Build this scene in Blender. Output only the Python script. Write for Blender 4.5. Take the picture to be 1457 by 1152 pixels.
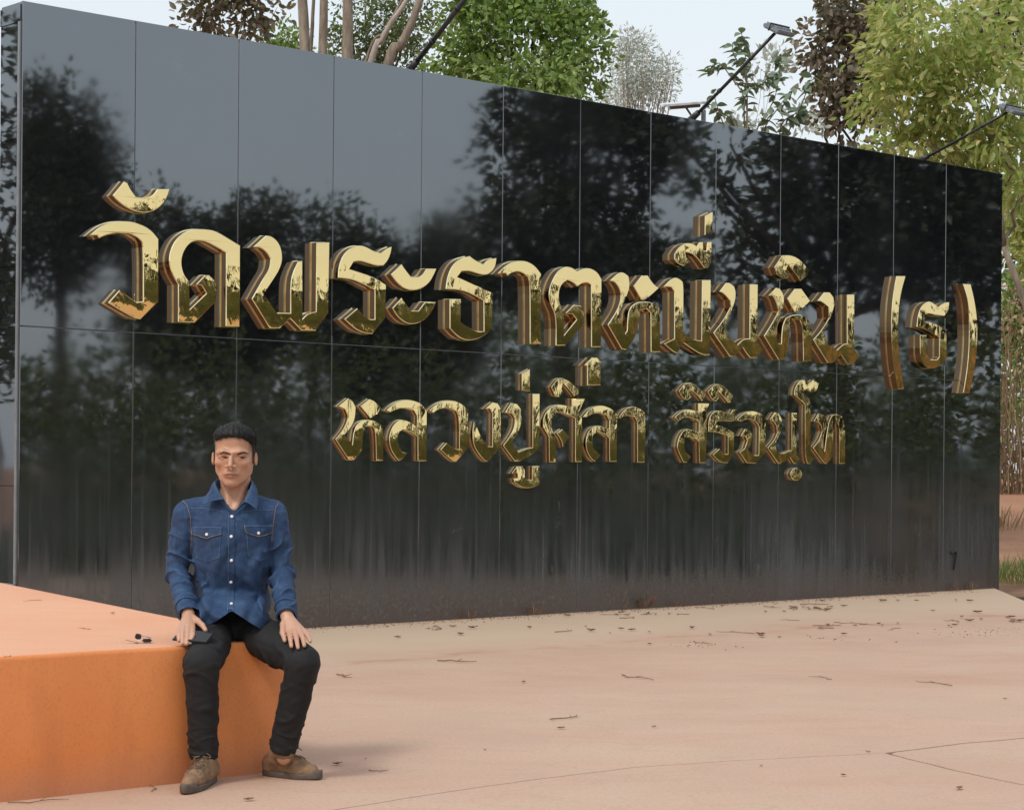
import bpy, bmesh, math, random
import numpy as np
from mathutils import Vector, Matrix, noise
from mathutils.bvhtree import BVHTree
from mathutils.geometry import tessellate_polygon
R = math.radians
random.seed(7); rng = np.random.default_rng(7)
for o in list(bpy.data.objects): bpy.data.objects.remove(o)
sc = bpy.context.scene; C = sc.collection
# ---------------------------------------------------------------- camera, world, sun, exposure
F_PX, CX, CY, ROLL, CAM_H = 2950., 728.5, 662.8, .0087, 1.2
cam = bpy.data.objects.new('camera', bpy.data.cameras.new('camera')); C.objects.link(cam)
cam.matrix_world = Matrix.Translation((0, 0, CAM_H)) @ Matrix.Rotation(R(90), 4, 'X') @ Matrix.Rotation(ROLL, 4, 'Z')
cam.data.sensor_fit = 'HORIZONTAL'; cam.data.sensor_width = 36; cam.data.lens = 36 * F_PX / 1457
cam.data.shift_y = (CY - 576) / 1457; cam.data.clip_start = .1; cam.data.clip_end = 1500
sc.camera = cam
SUN_EL, SUN_AZ = R(52), R(215)          # sun direction: azimuth measured clockwise from +Y
world = bpy.data.worlds.new("World"); sc.world = world; world.use_nodes = True
wt = world.node_tree; wt.nodes.clear()
sky = wt.nodes.new('ShaderNodeTexSky'); sky.sky_type = 'NISHITA'; sky.sun_disc = False
sky.sun_elevation = SUN_EL; sky.sun_rotation = SUN_AZ; sky.dust_density = 4; sky.air_density = 1.5
b1 = wt.nodes.new('ShaderNodeBackground'); b1.inputs[1].default_value = .05
b2 = wt.nodes.new('ShaderNodeBackground'); b2.inputs[0].default_value = (.91, .955, 1, 1); b2.inputs[1].default_value = .74
ad = wt.nodes.new('ShaderNodeAddShader'); wo = wt.nodes.new('ShaderNodeOutputWorld')
wt.links.new(sky.outputs[0], b1.inputs[0]); wt.links.new(b1.outputs[0], ad.inputs[0]); wt.links.new(b2.outputs[0], ad.inputs[1])
wt.links.new(ad.outputs[0], wo.inputs[0])
sun = bpy.data.objects.new('sun', bpy.data.lights.new('sun', 'SUN')); C.objects.link(sun)
sun.data.energy = 1.5; sun.data.angle = R(11); sun.data.color = (1, .95, .87)
sd = Vector((math.sin(SUN_AZ) * math.cos(SUN_EL), math.cos(SUN_AZ) * math.cos(SUN_EL), math.sin(SUN_EL)))
sun.rotation_euler = sd.to_track_quat('Z', 'Y').to_euler(); sun.location = (0, 0, 30)
sc.view_settings.view_transform = 'Standard'; sc.view_settings.look = 'None'
sc.view_settings.exposure = 0; sc.view_settings.gamma = 1; sc.view_settings.use_curve_mapping = False
sc.cycles.max_bounces = 7; sc.cycles.transparent_max_bounces = 6; sc.cycles.caustics_reflective = False; sc.cycles.caustics_refractive = False
sc.cycles.use_denoising = True

def at(px, py, D):
    """world point seen at photograph pixel (px,py) at distance D in front of the camera"""
    u, v = px - CX, py - CY
    return Vector(((u + v * ROLL) / F_PX * D, D, CAM_H - (v - u * ROLL) / F_PX * D))
def ground(px, py, h=0.):
    u, v = px - CX, py - CY; v0 = v - u * ROLL
    return at(px, py, F_PX * (CAM_H - h) / v0)
# ---------------------------------------------------------------- helpers
def tag(o, label=None, cat=None, group=None, kind=None):
    if label: o['label'] = label
    if cat: o['category'] = cat
    if group: o['group'] = group
    if kind: o['kind'] = kind
    return o
def empty(name, loc=(0, 0, 0), rz=0., **k):
    o = bpy.data.objects.new(name, None); C.objects.link(o); o.location = loc; o.rotation_euler[2] = rz
    o.empty_display_size = .1
    return tag(o, **k)
def link(name, me, mat=None, parent=None, loc=None, **k):
    o = bpy.data.objects.new(name, me); C.objects.link(o)
    if mat is not None and not me.materials: me.materials.append(mat)
    if parent is not None: o.parent = parent
    if loc is not None: o.location = loc
    return tag(o, **k)
def mesh(name, V, Fc, smooth=False):
    me = bpy.data.meshes.new(name); me.from_pydata([tuple(v) for v in V], [], Fc); me.update()
    if smooth: me.shade_smooth()
    return me
def npmesh(name, V, T, smooth=False):
    V = np.asarray(V, dtype=np.float32); T = np.asarray(T, dtype=np.int32); k = T.shape[1]
    me = bpy.data.meshes.new(name); me.vertices.add(len(V)); me.vertices.foreach_set('co', V.ravel())
    me.loops.add(T.size); me.loops.foreach_set('vertex_index', T.ravel())
    me.polygons.add(len(T)); me.polygons.foreach_set('loop_start', np.arange(0, T.size, k, dtype=np.int32))
    me.polygons.foreach_set('loop_total', np.full(len(T), k, dtype=np.int32))
    me.update(calc_edges=True)
    if smooth: me.shade_smooth()
    return me
class MB:
    def __init__(s): s.V = []; s.F = []
    def add(s, V, Fc):
        b = len(s.V); s.V += [tuple(v) for v in V]; s.F += [tuple(i + b for i in f) for f in Fc]; return s
    def box(s, lo, hi, M=None):
        V = [Vector((x, y, z)) for x in (lo[0], hi[0]) for y in (lo[1], hi[1]) for z in (lo[2], hi[2])]
        if M: V = [M @ v for v in V]
        return s.add(V, [(0, 1, 3, 2), (4, 6, 7, 5), (0, 4, 5, 1), (2, 3, 7, 6), (0, 2, 6, 4), (1, 5, 7, 3)])
    def tube(s, pts, rad, n=8, cap=True):
        pts = [Vector(p) for p in pts]; m = len(pts)
        if not hasattr(rad, '__len__'): rad = [rad] * m
        V = []; up = Vector((.13, .21, .97))
        for i, p in enumerate(pts):
            t = (pts[min(i + 1, m - 1)] - pts[max(i - 1, 0)]).normalized()
            a = t.cross(up)
            if a.length < .15: a = t.cross(Vector((1, 0, 0)))
            a.normalize(); b = t.cross(a)
            V += [p + (a * math.cos(q) + b * math.sin(q)) * rad[i] for q in [2 * math.pi * j / n for j in range(n)]]
        Fc = [(i * n + j, i * n + (j + 1) % n, (i + 1) * n + (j + 1) % n, (i + 1) * n + j) for i in range(m - 1) for j in range(n)]
        if cap: Fc += [tuple(range(n))[::-1], tuple((m - 1) * n + j for j in range(n))]
        return s.add(V, Fc)
    def build(s, name, mat, parent=None, smooth=False, bevel=0, **k):
        me = mesh(name, s.V, s.F, smooth)
        if bevel:
            bm = bmesh.new(); bm.from_mesh(me)
            bmesh.ops.bevel(bm, geom=list(bm.edges), offset=bevel, segments=2, affect='EDGES', clamp_overlap=True)
            bm.to_mesh(me); bm.free()
        return link(name, me, mat, parent, **k)
def nt(name):
    m = bpy.data.materials.new(name); m.use_nodes = True; t = m.node_tree; t.nodes.clear()
    out = t.nodes.new('ShaderNodeOutputMaterial')
    def N(kind, **kw):
        nd = t.nodes.new('ShaderNode' + kind)
        for k, v in kw.items():
            if k.startswith('_'): setattr(nd, k[1:], v)
            else:
                key = k.replace('_', ' ')
                tgt = nd.inputs[int(k[1:])] if k[0] == 'i' and k[1:].isdigit() else nd.inputs[key]
                if isinstance(v, bpy.types.NodeSocket): t.links.new(v, tgt)
                else: tgt.default_value = v
        return nd
    N.t = t; N.m = m; N.out = out
    return N
def c4(c): return (c[0], c[1], c[2], 1)
def ramp(N, fac, stops):
    r = N('ValToRGB', Fac=fac); e = r.color_ramp.elements
    while len(e) < len(stops): e.new(.5)
    for el, (p, c) in zip(e, stops): el.position = p; el.color = c4(c) if hasattr(c, '__len__') else (c, c, c, 1)
    return r.outputs[0]
def mixc(N, fac, a, b, mode='MIX'):
    m = N('Mix', _data_type='RGBA', _blend_type=mode)
    for i, v in ((0, fac), (6, a), (7, b)):
        if isinstance(v, bpy.types.NodeSocket): N.t.links.new(v, m.inputs[i])
        else: m.inputs[i].default_value = v if i == 0 else c4(v)
    return m.outputs[2]
def mth(N, op, a, b=0., clamp=False):
    m = N('Math', _operation=op, _use_clamp=clamp, i0=a, i1=b); return m.outputs[0]
def coord(N, scale=(1, 1, 1), kind='Object', rot=(0, 0, 0)):
    tc = N('TexCoord'); mp = N('Mapping', Vector=tc.outputs[kind]); mp.inputs['Scale'].default_value = scale; mp.inputs['Rotation'].default_value = rot
    return mp.outputs[0]
def nz(N, vec, scale, detail=4., rough=.55, dist=0.):
    return N('TexNoise', Vector=vec, Scale=scale, Detail=detail, Roughness=rough, Distortion=dist).outputs[0]
def finish(N, col, rough=.6, bump=None, bstr=.3, bdist=.01, **kw):
    p = N('BsdfPrincipled'); 
    for k, v in (('Base Color', col), ('Roughness', rough)):
        if isinstance(v, bpy.types.NodeSocket): N.t.links.new(v, p.inputs[k])
        else: p.inputs[k].default_value = c4(v) if k == 'Base Color' else v
    for k, v in kw.items():
        k = k.replace('_', ' ')
        if isinstance(v, bpy.types.NodeSocket): N.t.links.new(v, p.inputs[k])
        else: p.inputs[k].default_value = v
    if bump is not None:
        b = N('Bump', Height=bump, Strength=bstr, Distance=bdist); N.t.links.new(b.outputs[0], p.inputs['Normal'])
    N.t.links.new(p.outputs[0], N.out.inputs[0]); return N.m
def simple(name, col, rough=.6, scale=8., var=.25, bstr=.2, bdist=.004, kind='Object', **kw):
    N = nt(name); v = coord(N, kind=kind); f = nz(N, v, scale)
    dark = tuple(c * (1 - var) for c in col); lite = tuple(min(1, c * (1 + var)) for c in col)
    return finish(N, ramp(N, f, [(.3, dark), (.7, lite)]), rough, nz(N, v, scale * 6), bstr, bdist, **kw)
GLYPHS=[
('mark_above','ั',[[(646,3000),(735,3103),(762,3095),(785,3056),(832,3006),(914,3005),(966,3033),(999,3077),(1098,3086),(1090,3050),(1061,2997),(1014,2949),(956,2917),(886,2903),(810,2909),(735,2937),(677,2971)]]),
('letter','ว',[[(470,2717),(543,2777),(622,2815),(713,2833),(805,2837),(886,2821),(957,2790),(1013,2736),(1017,2309),(875,2178),(817,2183),(618,2275),(706,2367),(839,2292),(892,2302),(888,2686),(864,2724),(794,2753),(713,2760),(634,2740),(588,2725),(543,2703),(530,2722)]]),
('letter','ด',[[(1177,2177),(1316,2179),(1485,2332),(1500,2446),(1478,2486),(1434,2516),(1394,2513),(1321,2443),(1368,2441),(1407,2389),(1272,2269),(1268,2462),(1221,2507),(1200,2579),(1208,2640),(1244,2704),(1304,2749),(1389,2754),(1500,2714),(1572,2683),(1574,2167),(1693,2170),(1693,2744),(1599,2783),(1486,2831),(1376,2835),(1279,2824),(1206,2792),(1141,2731),(1103,2653),(1096,2581),(1120,2507),(1174,2435)]]),
('letter','พ',[[(1806,2743),(1912,2832),(1963,2833),(2014,2806),(2050,2756),(2063,2695),(2055,2637),(2021,2567),(1900,2413),(2020,2286),(2136,2292),(2133,2548),(2203,2671),(2242,2677),(2247,2256),(2286,2295),(2367,2316),(2367,2820),(2488,2830),(2481,2312),(2369,2175),(2237,2172),(2136,2250),(2047,2176),(1954,2173),(1795,2373),(1890,2521),(1949,2598),(1956,2666),(1926,2710),(1869,2745)]]),
('letter','ร',[[(2568,2576),(2571,2653),(2607,2741),(2674,2802),(2762,2830),(2831,2825),(2914,2794),(2970,2788),(3026,2824),(3077,2844),(3071,2797),(3041,2735),(2999,2696),(2929,2689),(2846,2703),(2770,2715),(2716,2704),(2676,2649),(2751,2635),(2875,2612),(2972,2578),(3026,2555),(3015,2298),(2900,2178),(2831,2175),(2728,2207),(2630,2274),(2751,2362),(2802,2316),(2865,2285),(2917,2290),(2915,2506),(2793,2550),(2683,2573)]]),
('vowel','ะ',[[(3070,2634),(3175,2720),(3211,2682),(3268,2631),(3340,2628),(3383,2655),(3419,2702),(3521,2709),(3499,2663),(3456,2599),(3384,2550),(3284,2525),(3191,2538),(3120,2583)],[(3087,2382),(3178,2466),(3214,2424),(3271,2373),(3343,2377),(3407,2447),(3519,2453),(3495,2396),(3430,2326),(3344,2280),(3244,2267),(3165,2301),(3115,2342)]]),
('letter','ธ',[[(3616,2560),(3628,2646),(3671,2737),(3746,2800),(3864,2832),(3920,2804),(4005,2779),(4047,2817),(4144,2838),(4133,2770),(4084,2714),(4020,2692),(3936,2702),(3852,2716),(3782,2709),(3738,2662),(3852,2632),(3979,2594),(4107,2562),(4103,2282),(4040,2229),(3942,2186),(3844,2171),(3746,2194),(3660,2259),(3658,2484),(3775,2491),(3773,2314),(3857,2275),(3941,2249),(4014,2253),(4009,2493),(3896,2536),(3770,2562)]]),
('vowel','า',[[(4155,2716),(4219,2771),(4305,2820),(4407,2838),(4495,2832),(4569,2801),(4629,2746),(4633,2185),(4510,2179),(4504,2663),(4481,2715),(4422,2743),(4364,2749),(4313,2735),(4263,2705),(4241,2725)]]),
('letter','ต',[[(4797,2179),(4906,2183),(5103,2361),(5121,2466),(5078,2517),(4994,2519),(4906,2447),(4987,2442),(5029,2401),(4890,2268),(4888,2437),(4849,2500),(4826,2564),(4833,2635),(4870,2687),(4930,2715),(4992,2700),(5038,2670),(5099,2704),(5161,2711),(5195,2692),(5202,2184),(5316,2189),(5317,2749),(5272,2802),(5206,2828),(5121,2830),(5036,2796),(4975,2823),(4891,2825),(4808,2781),(4742,2689),(4710,2600),(4729,2515),(4797,2421)]]),
('mark_below','ุ',[[(5123,2031),(5212,2099),(5278,2098),(5317,2067),(5316,1875),(5159,1869),(5157,2027)]]),
('letter','ห',[[(5413,2744),(5516,2820),(5577,2825),(5634,2799),(5652,2735),(5636,2661),(5529,2483),(5601,2316),(5622,2341),(5631,2495),(5677,2559),(5765,2591),(5881,2598),(5971,2586),(6021,2539),(6029,2179),(5913,2174),(5906,2504),(5855,2538),(5784,2522),(5759,2391),(5708,2266),(5617,2179),(5559,2183),(5392,2378),(5494,2493),(5542,2588),(5541,2661),(5509,2708),(5465,2741)],[(5693,2717),(5793,2812),(5869,2818),(5933,2754),(6009,2722),(5854,2613),(5792,2609)]]),
('letter','ม',[[(6060,2734),(6168,2819),(6251,2825),(6301,2797),(6316,2741),(6312,2357),(6434,2306),(6546,2299),(6549,2824),(6662,2834),(6657,2181),(6538,2176),(6308,2275),(6250,2181),(6204,2179),(6075,2252),(6202,2302),(6197,2702),(6160,2738),(6114,2741)]]),
('mark_above','ื',[[(6193,3022),(6247,3088),(6330,3129),(6423,3134),(6479,3113),(6507,3150),(6554,3154),(6564,3081),(6602,3084),(6611,3159),(6668,3163),(6666,2987),(6623,2933),(6576,2930),(6500,3000),(6424,3045),(6331,3051),(6341,3014),(6397,2974),(6314,2930),(6240,2944),(6194,2978)]]),
('mark_above','่',[[(6579,3385),(6679,3428),(6676,3262),(6578,3216)]]),
('letter','น',[[(6774,2739),(6859,2821),(6917,2825),(6968,2800),(6994,2748),(6982,2655),(6850,2435),(6902,2342),(7019,2289),(7092,2341),(7180,2350),(7177,2831),(7285,2835),(7287,2331),(7368,2256),(7283,2182),(7190,2178),(7137,2217),(7093,2263),(6984,2181),(6918,2178),(6700,2375),(6827,2492),(6920,2613),(6912,2670),(6824,2732)]]),
('letter','ห',[[(7433,2744),(7536,2823),(7584,2821),(7633,2782),(7653,2715),(7627,2620),(7516,2457),(7574,2324),(7615,2326),(7624,2484),(7676,2560),(7782,2597),(7913,2599),(8004,2562),(8047,2495),(8048,2185),(7927,2180),(7914,2488),(7872,2549),(7782,2555),(7726,2499),(7721,2268),(7665,2184),(7576,2178),(7374,2382),(7492,2508),(7570,2616),(7537,2698),(7497,2742)],[(7690,2733),(7795,2829),(7893,2836),(8019,2732),(7863,2623),(7798,2619)]]),
('mark_above','ิ',[[(7509,3004),(7612,3116),(7701,3130),(7815,3120),(7915,3075),(7993,3012),(7982,2963),(7876,2906),(7793,2977),(7702,3038),(7663,2968),(7736,2962),(7704,2918),(7631,2908),(7550,2939)]]),
('letter','น',[[(8119,2738),(8218,2824),(8303,2828),(8354,2790),(8372,2721),(8331,2617),(8215,2461),(8275,2357),(8412,2304),(8506,2362),(8561,2370),(8554,2824),(8664,2831),(8671,2321),(8753,2259),(8664,2182),(8569,2178),(8473,2258),(8363,2180),(8278,2177),(8065,2381),(8181,2470),(8289,2593),(8279,2689),(8177,2736)]]),
('bracket','(',[[(9307,3048),(9451,3058),(9378,2891),(9343,2713),(9338,2503),(9356,2293),(9444,1974),(9347,1967),(9278,2150),(9242,2381),(9230,2590),(9239,2754),(9267,2919)]]),
('letter','ธ',[[(9635,2579),(9651,2695),(9705,2787),(9812,2841),(9902,2829),(9982,2792),(10072,2839),(10163,2850),(10150,2771),(10084,2708),(9934,2705),(9834,2723),(9765,2702),(9760,2642),(9895,2635),(10035,2603),(10120,2565),(10124,2296),(10061,2233),(9941,2191),(9812,2186),(9732,2226),(9692,2284),(9689,2502),(9797,2508),(9800,2324),(9860,2273),(9970,2277),(10003,2308),(10001,2488),(9856,2540),(9757,2565)]]),
('bracket',')',[[(10378,3045),(10519,3048),(10588,2894),(10639,2689),(10642,2457),(10604,2200),(10518,1969),(10407,1966),(10469,2194),(10501,2439),(10497,2682),(10469,2887)]]),
('letter','ห',[[(2611,1631),(2701,1692),(2741,1675),(2772,1626),(2766,1544),(2732,1480),(2670,1420),(2742,1348),(2750,1426),(2770,1485),(2810,1520),(2880,1536),(2962,1530),(3018,1499),(3039,1449),(3038,1233),(2971,1232),(2962,1448),(2941,1484),(2909,1494),(2863,1482),(2843,1427),(2836,1304),(2761,1235),(2709,1236),(2582,1387),(2649,1451),(2695,1525),(2694,1570),(2671,1610)],[(2814,1636),(2901,1692),(2948,1681),(3029,1614),(2914,1548)]]),
('letter','ล',[[(3067,1611),(3114,1649),(3185,1683),(3281,1697),(3366,1688),(3428,1657),(3465,1616),(3467,1234),(3378,1233),(3375,1418),(3308,1454),(3236,1471),(3194,1452),(3176,1405),(3189,1341),(3226,1299),(3274,1291),(3226,1244),(3190,1231),(3142,1275),(3100,1339),(3093,1413),(3122,1487),(3175,1535),(3223,1545),(3307,1528),(3369,1492),(3368,1576),(3337,1617),(3270,1634),(3210,1633),(3150,1617),(3109,1598)]]),
('letter','ว',[[(3489,1621),(3551,1665),(3625,1695),(3712,1705),(3787,1695),(3851,1663),(3887,1626),(3887,1335),(3768,1229),(3730,1234),(3604,1322),(3666,1375),(3754,1329),(3798,1325),(3795,1576),(3763,1623),(3700,1645),(3625,1643),(3563,1623),(3533,1603)]]),
('letter','ง',[[(3932,1465),(3950,1542),(3978,1509),(4026,1423),(4098,1354),(4145,1351),(4144,1613),(4114,1651),(4062,1648),(4146,1702),(4200,1694),(4232,1654),(4236,1352),(4093,1232),(4060,1241),(3989,1303),(3943,1369)]]),
('letter','ป',[[(4280,1626),(4341,1700),(4408,1695),(4448,1659),(4458,1591),(4446,1503),(4354,1385),(4425,1312),(4525,1343),(4581,1350),(4576,1780),(4655,1783),(4657,1340),(4460,1235),(4386,1239),(4260,1362),(4331,1433),(4383,1512),(4386,1580),(4352,1618)]]),
('mark_above','่',[[(4455,1938),(4544,1977),(4549,1801),(4459,1806)]]),
('mark_below','ู',[[(4357,1141),(4409,1195),(4473,1198),(4498,1171),(4501,1103),(4548,1085),(4579,1093),(4578,1199),(4659,1202),(4659,1054),(4589,1027),(4475,1025),(4388,1069),(4375,1098),(4424,1103),(4418,1142),(4394,1151)]]),
('letter','ศ',[[(4767,1234),(4841,1235),(4839,1431),(4791,1509),(4790,1589),(4847,1640),(4930,1637),(5059,1595),(5063,1239),(5140,1240),(5136,1596),(5097,1641),(5169,1760),(5015,1753),(5016,1686),(4916,1703),(4826,1699),(4744,1657),(4695,1587),(4696,1518),(4761,1440)],[(4847,1469),(4911,1504),(4991,1441),(4920,1358),(4902,1417)]]),
('mark_above','ิ',[[(4783,1841),(4844,1907),(4899,1924),(4983,1902),(5102,1826),(5096,1796),(5047,1774),(4997,1823),(4913,1880),(4900,1830),(4921,1806),(4873,1764),(4825,1773)]]),
('letter','ล',[[(5147,1607),(5210,1668),(5295,1703),(5395,1708),(5482,1685),(5547,1636),(5549,1245),(5461,1245),(5456,1441),(5383,1480),(5312,1489),(5262,1458),(5256,1397),(5285,1337),(5357,1297),(5293,1241),(5243,1266),(5193,1326),(5178,1406),(5205,1487),(5268,1534),(5354,1542),(5455,1512),(5457,1583),(5425,1628),(5353,1647),(5267,1639),(5196,1608)]]),
('vowel','า',[[(5570,1616),(5627,1679),(5715,1710),(5804,1704),(5879,1664),(5894,1623),(5884,1241),(5795,1240),(5790,1580),(5760,1620),(5701,1634),(5642,1628),(5592,1606)]]),
('letter','ส',[[(6250,1629),(6314,1672),(6395,1702),(6482,1699),(6548,1683),(6547,1756),(6692,1760),(6647,1671),(6668,1612),(6653,1243),(6570,1242),(6562,1424),(6507,1457),(6430,1468),(6381,1451),(6371,1392),(6394,1333),(6462,1293),(6411,1245),(6368,1244),(6313,1318),(6285,1376),(6300,1450),(6348,1509),(6407,1536),(6484,1525),(6561,1506),(6562,1595),(6505,1623),(6417,1636),(6352,1627),(6301,1599)]]),
('mark_above','ิ',[[(6301,1857),(6370,1922),(6435,1935),(6490,1930),(6656,1835),(6601,1778),(6568,1803),(6513,1845),(6458,1870),(6442,1843),(6464,1811),(6421,1784),(6383,1786),(6328,1818)]]),
('mark_above','ิ',[[(6672,1865),(6744,1920),(6799,1937),(6878,1924),(7004,1838),(6971,1776),(6937,1776),(6857,1841),(6812,1869),(6795,1839),(6826,1817),(6785,1783),(6746,1785),(6689,1828)]]),
('letter','ร',[[(6682,1515),(6687,1612),(6714,1665),(6769,1696),(6836,1702),(6926,1685),(6972,1679),(7005,1717),(7053,1711),(7046,1665),(7029,1619),(6950,1610),(6871,1616),(6804,1607),(6782,1577),(6860,1563),(6951,1542),(7025,1510),(7020,1317),(6944,1245),(6842,1244),(6741,1314),(6829,1368),(6886,1323),(6943,1320),(6940,1482),(6861,1503),(6749,1516)]]),
('letter','จ',[[(7058,1626),(7114,1667),(7189,1700),(7281,1710),(7363,1695),(7416,1674),(7448,1637),(7449,1339),(7323,1242),(7195,1247),(7096,1339),(7164,1372),(7198,1441),(7180,1478),(7111,1486),(7168,1550),(7225,1541),(7270,1503),(7259,1426),(7216,1365),(7251,1331),(7298,1312),(7356,1316),(7359,1565),(7325,1608),(7259,1636),(7190,1634),(7109,1610)]]),
('letter','น',[[(7506,1638),(7572,1706),(7627,1696),(7675,1642),(7670,1536),(7576,1411),(7618,1350),(7686,1331),(7775,1360),(7813,1365),(7809,1705),(7883,1707),(7885,1326),(7941,1291),(7880,1244),(7842,1246),(7789,1300),(7667,1240),(7626,1244),(7475,1383),(7569,1455),(7606,1517),(7594,1587),(7553,1626)]]),
('mark_below','ฺ',[[(7967,1148),(7961,1126),(7942,1107),(7915,1094),(7882,1089),(7849,1094),(7821,1106),(7802,1125),(7795,1148),(7802,1170),(7820,1189),(7847,1202),(7880,1207),(7913,1202),(7941,1190),(7960,1171)]]),
('vowel','โ',[[(7844,1868),(7850,1930),(7904,1994),(7973,2016),(8072,1991),(8113,2015),(8199,1986),(8157,1913),(8073,1902),(8016,1927),(7975,1903),(8060,1838),(8081,1785),(8088,1319),(8137,1293),(8082,1243),(8040,1247),(8004,1309),(7997,1783),(7948,1817)]]),
('letter','ท',[[(8126,1634),(8188,1707),(8274,1691),(8324,1638),(8304,1547),(8206,1419),(8285,1362),(8318,1547),(8346,1638),(8388,1694),(8460,1713),(8547,1688),(8591,1625),(8589,1251),(8502,1250),(8498,1587),(8475,1632),(8432,1622),(8412,1531),(8408,1313),(8323,1245),(8280,1249),(8115,1391),(8206,1464),(8247,1546),(8232,1600),(8175,1635)]]),
]
# ================================================================ wall frame
W0 = Vector((-3.233, 13.6, 0)); WD = Vector((.73597, .67701, 0)); WN = Vector((.67701, -.73597, 0)); WL = 11.159; WH = 4.222
def wallp(s, out, z): return W0 + WD * s + WN * out + Vector((0, 0, z))
def mirror(P): return P - WN * (2 * (P - W0).dot(WN))
def mat_at(px, py, D): return mirror(at(px, py, D))      # where a thing stands whose reflection shows at that pixel
# ================================================================ materials
def granite():
    N = nt('polished black granite'); v = coord(N)
    sep = N('SeparateXYZ', Vector=v); z = sep.outputs[2]; x = sep.outputs[0]
    speck = nz(N, v, 260, 2)
    base = ramp(N, speck, [(.35, (.007, .0075, .009)), (.75, (.016, .0175, .021))])
    # dust film: streaked vertically, thicker low down and toward the far end
    vs = coord(N, (5, 5, .35)); st = nz(N, vs, 3.2, 6, .6)
    vb = coord(N, (1, 1, .6)); bl = nz(N, vb, 1.1, 5)
    low = N('MapRange', Value=z, i1=1.6, i2=0., i3=0., i4=1.); low.interpolation_type = 'SMOOTHSTEP'
    far = N('MapRange', Value=x, i1=0., i2=9., i3=.5, i4=1.15)
    amt = mth(N, 'MULTIPLY', mth(N, 'MULTIPLY', low.outputs[0], far.outputs[0]), ramp(N, mth(N, 'MULTIPLY', mth(N, 'ADD', st, bl), .5), [(.36, .12), (.62, 1.)]))
    faint = ramp(N, nz(N, vb, .9, 6, .65), [(.45, 0.), (.8, .10)])
    amt = mth(N, 'ADD', mth(N, 'MULTIPLY', amt, .85), faint, True)
    c1 = mixc(N, amt, base, (.105, .113, .125))
    # splashed red earth at the foot
    foot = N('MapRange', Value=mth(N, 'ADD', z, mth(N, 'MULTIPLY', nz(N, coord(N, (3, 3, 1)), 2.4, 7, .7), -.42)), i1=.12, i2=-.16, i3=0., i4=1.)
    brk = ramp(N, nz(N, v, 26, 6, .7), [(.38, 0.), (.6, 1.)])
    fo = mth(N, 'MULTIPLY', foot.outputs[0], brk)
    c2 = mixc(N, mth(N, 'MULTIPLY', fo, .8), c1, (.125, .078, .052))
    # sparse pale scratches and dried water marks
    sv = coord(N, (1, 1, 1)); scr = N('TexVoronoi', Vector=N('Mapping', Vector=N('TexCoord').outputs['Object'], Scale=(1.2, 1.2, .8)).outputs[0], Scale=1.4, _feature='DISTANCE_TO_EDGE')
    line = ramp(N, mth(N, 'ADD', scr.outputs['Distance'], mth(N, 'MULTIPLY', nz(N, sv, 9, 5, .7), .16)), [(.072, 1.), (.080, 0.)])
    lm = mth(N, 'MULTIPLY', line, ramp(N, nz(N, sv, 1.7, 3), [(.56, 0.), (.66, .35)]))
    c3 = mixc(N, lm, c2, (.16, .16, .16))
    # lime runs weeping down beside the joints
    run = ramp(N, nz(N, coord(N, (6.5, 1, .16)), 3.0, 4, .55), [(.60, 0.), (.68, 1.)])
    rz_ = N('MapRange', Value=mth(N, 'ADD', z, mth(N, 'MULTIPLY', nz(N, coord(N, (4, 1, .2)), 2, 2), 1.2)), i1=2.5, i2=1.0, i3=0., i4=1.)
    rn = mth(N, 'MULTIPLY', mth(N, 'MULTIPLY', run, rz_.outputs[0]), mth(N, 'MULTIPLY', far.outputs[0], .55))
    c3 = mixc(N, rn, c3, (.105, .115, .125)); amt = mth(N, 'ADD', amt, mth(N, 'MULTIPLY', rn, .5), True)
    spec = mth(N, 'MULTIPLY', .5, mth(N, 'SUBTRACT', 1., mth(N, 'MULTIPLY', mth(N, 'ADD', amt, fo, True), .75)))
    rough = mth(N, 'ADD', .022, mth(N, 'MULTIPLY', mth(N, 'ADD', amt, fo), .42), True)
    wav = nz(N, v, .7, 2)
    return finish(N, c3, rough, wav, .05, .02, IOR=2.9, Specular_IOR_Level=spec, Specular_Tint=(.86, .93, 1., 1.))
M = {}
M['granite'] = granite()
def gold_m():
    N = nt('gold stainless steel letter face'); v = coord(N); vo = coord(N, (1, 1, .45))
    f = nz(N, v, 3.2, 2, .5); g = nz(N, vo, 15, 3, .6, .6); h = nz(N, v, 60, 2)
    hh = mth(N, 'ADD', mth(N, 'MULTIPLY', f, 1.), mth(N, 'ADD', mth(N, 'MULTIPLY', g, .13), mth(N, 'MULTIPLY', h, .003)))
    z = N('SeparateXYZ', Vector=N('TexCoord').outputs['Object']).outputs[2]      # the sheet is gently domed
    zz = mth(N, 'ADD', z, .10); dome = mth(N, 'MULTIPLY', mth(N, 'MULTIPLY', zz, zz), -11.)
    return finish(N, (.95, .72, .32), .035, mth(N, 'ADD', hh, dome), 1., .04, Metallic=1.)
def gold_side():
    N = nt('gold letter return'); v = coord(N, (1, 1, .3)); f = nz(N, v, 5, 2)
    return finish(N, (.50, .31, .17), .12, f, .25, .03, Metallic=1.)  # same gold as the face, darkened to stand in for dim reflections
M['gold'] = gold_m(); M['goldside'] = gold_side()
M['goldrim'] = simple('polished gold rim', (.95, .74, .42), .18, Metallic=1., bstr=.05)
M['core'] = simple('pale joint mortar', (.22, .22, .23), .9, 20)
M['trim'] = simple('brushed grey metal trim', (.33, .35, .37), .35, 12, .12, Metallic=.6)
M['blackmetal'] = simple('black painted metal', (.018, .018, .02), .4, 30)
M['greymetal'] = simple('grey lamp housing', (.20, .22, .24), .45, 25)
M['lens'] = simple('lamp glass', (.55, .58, .60), .1, 12)
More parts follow.
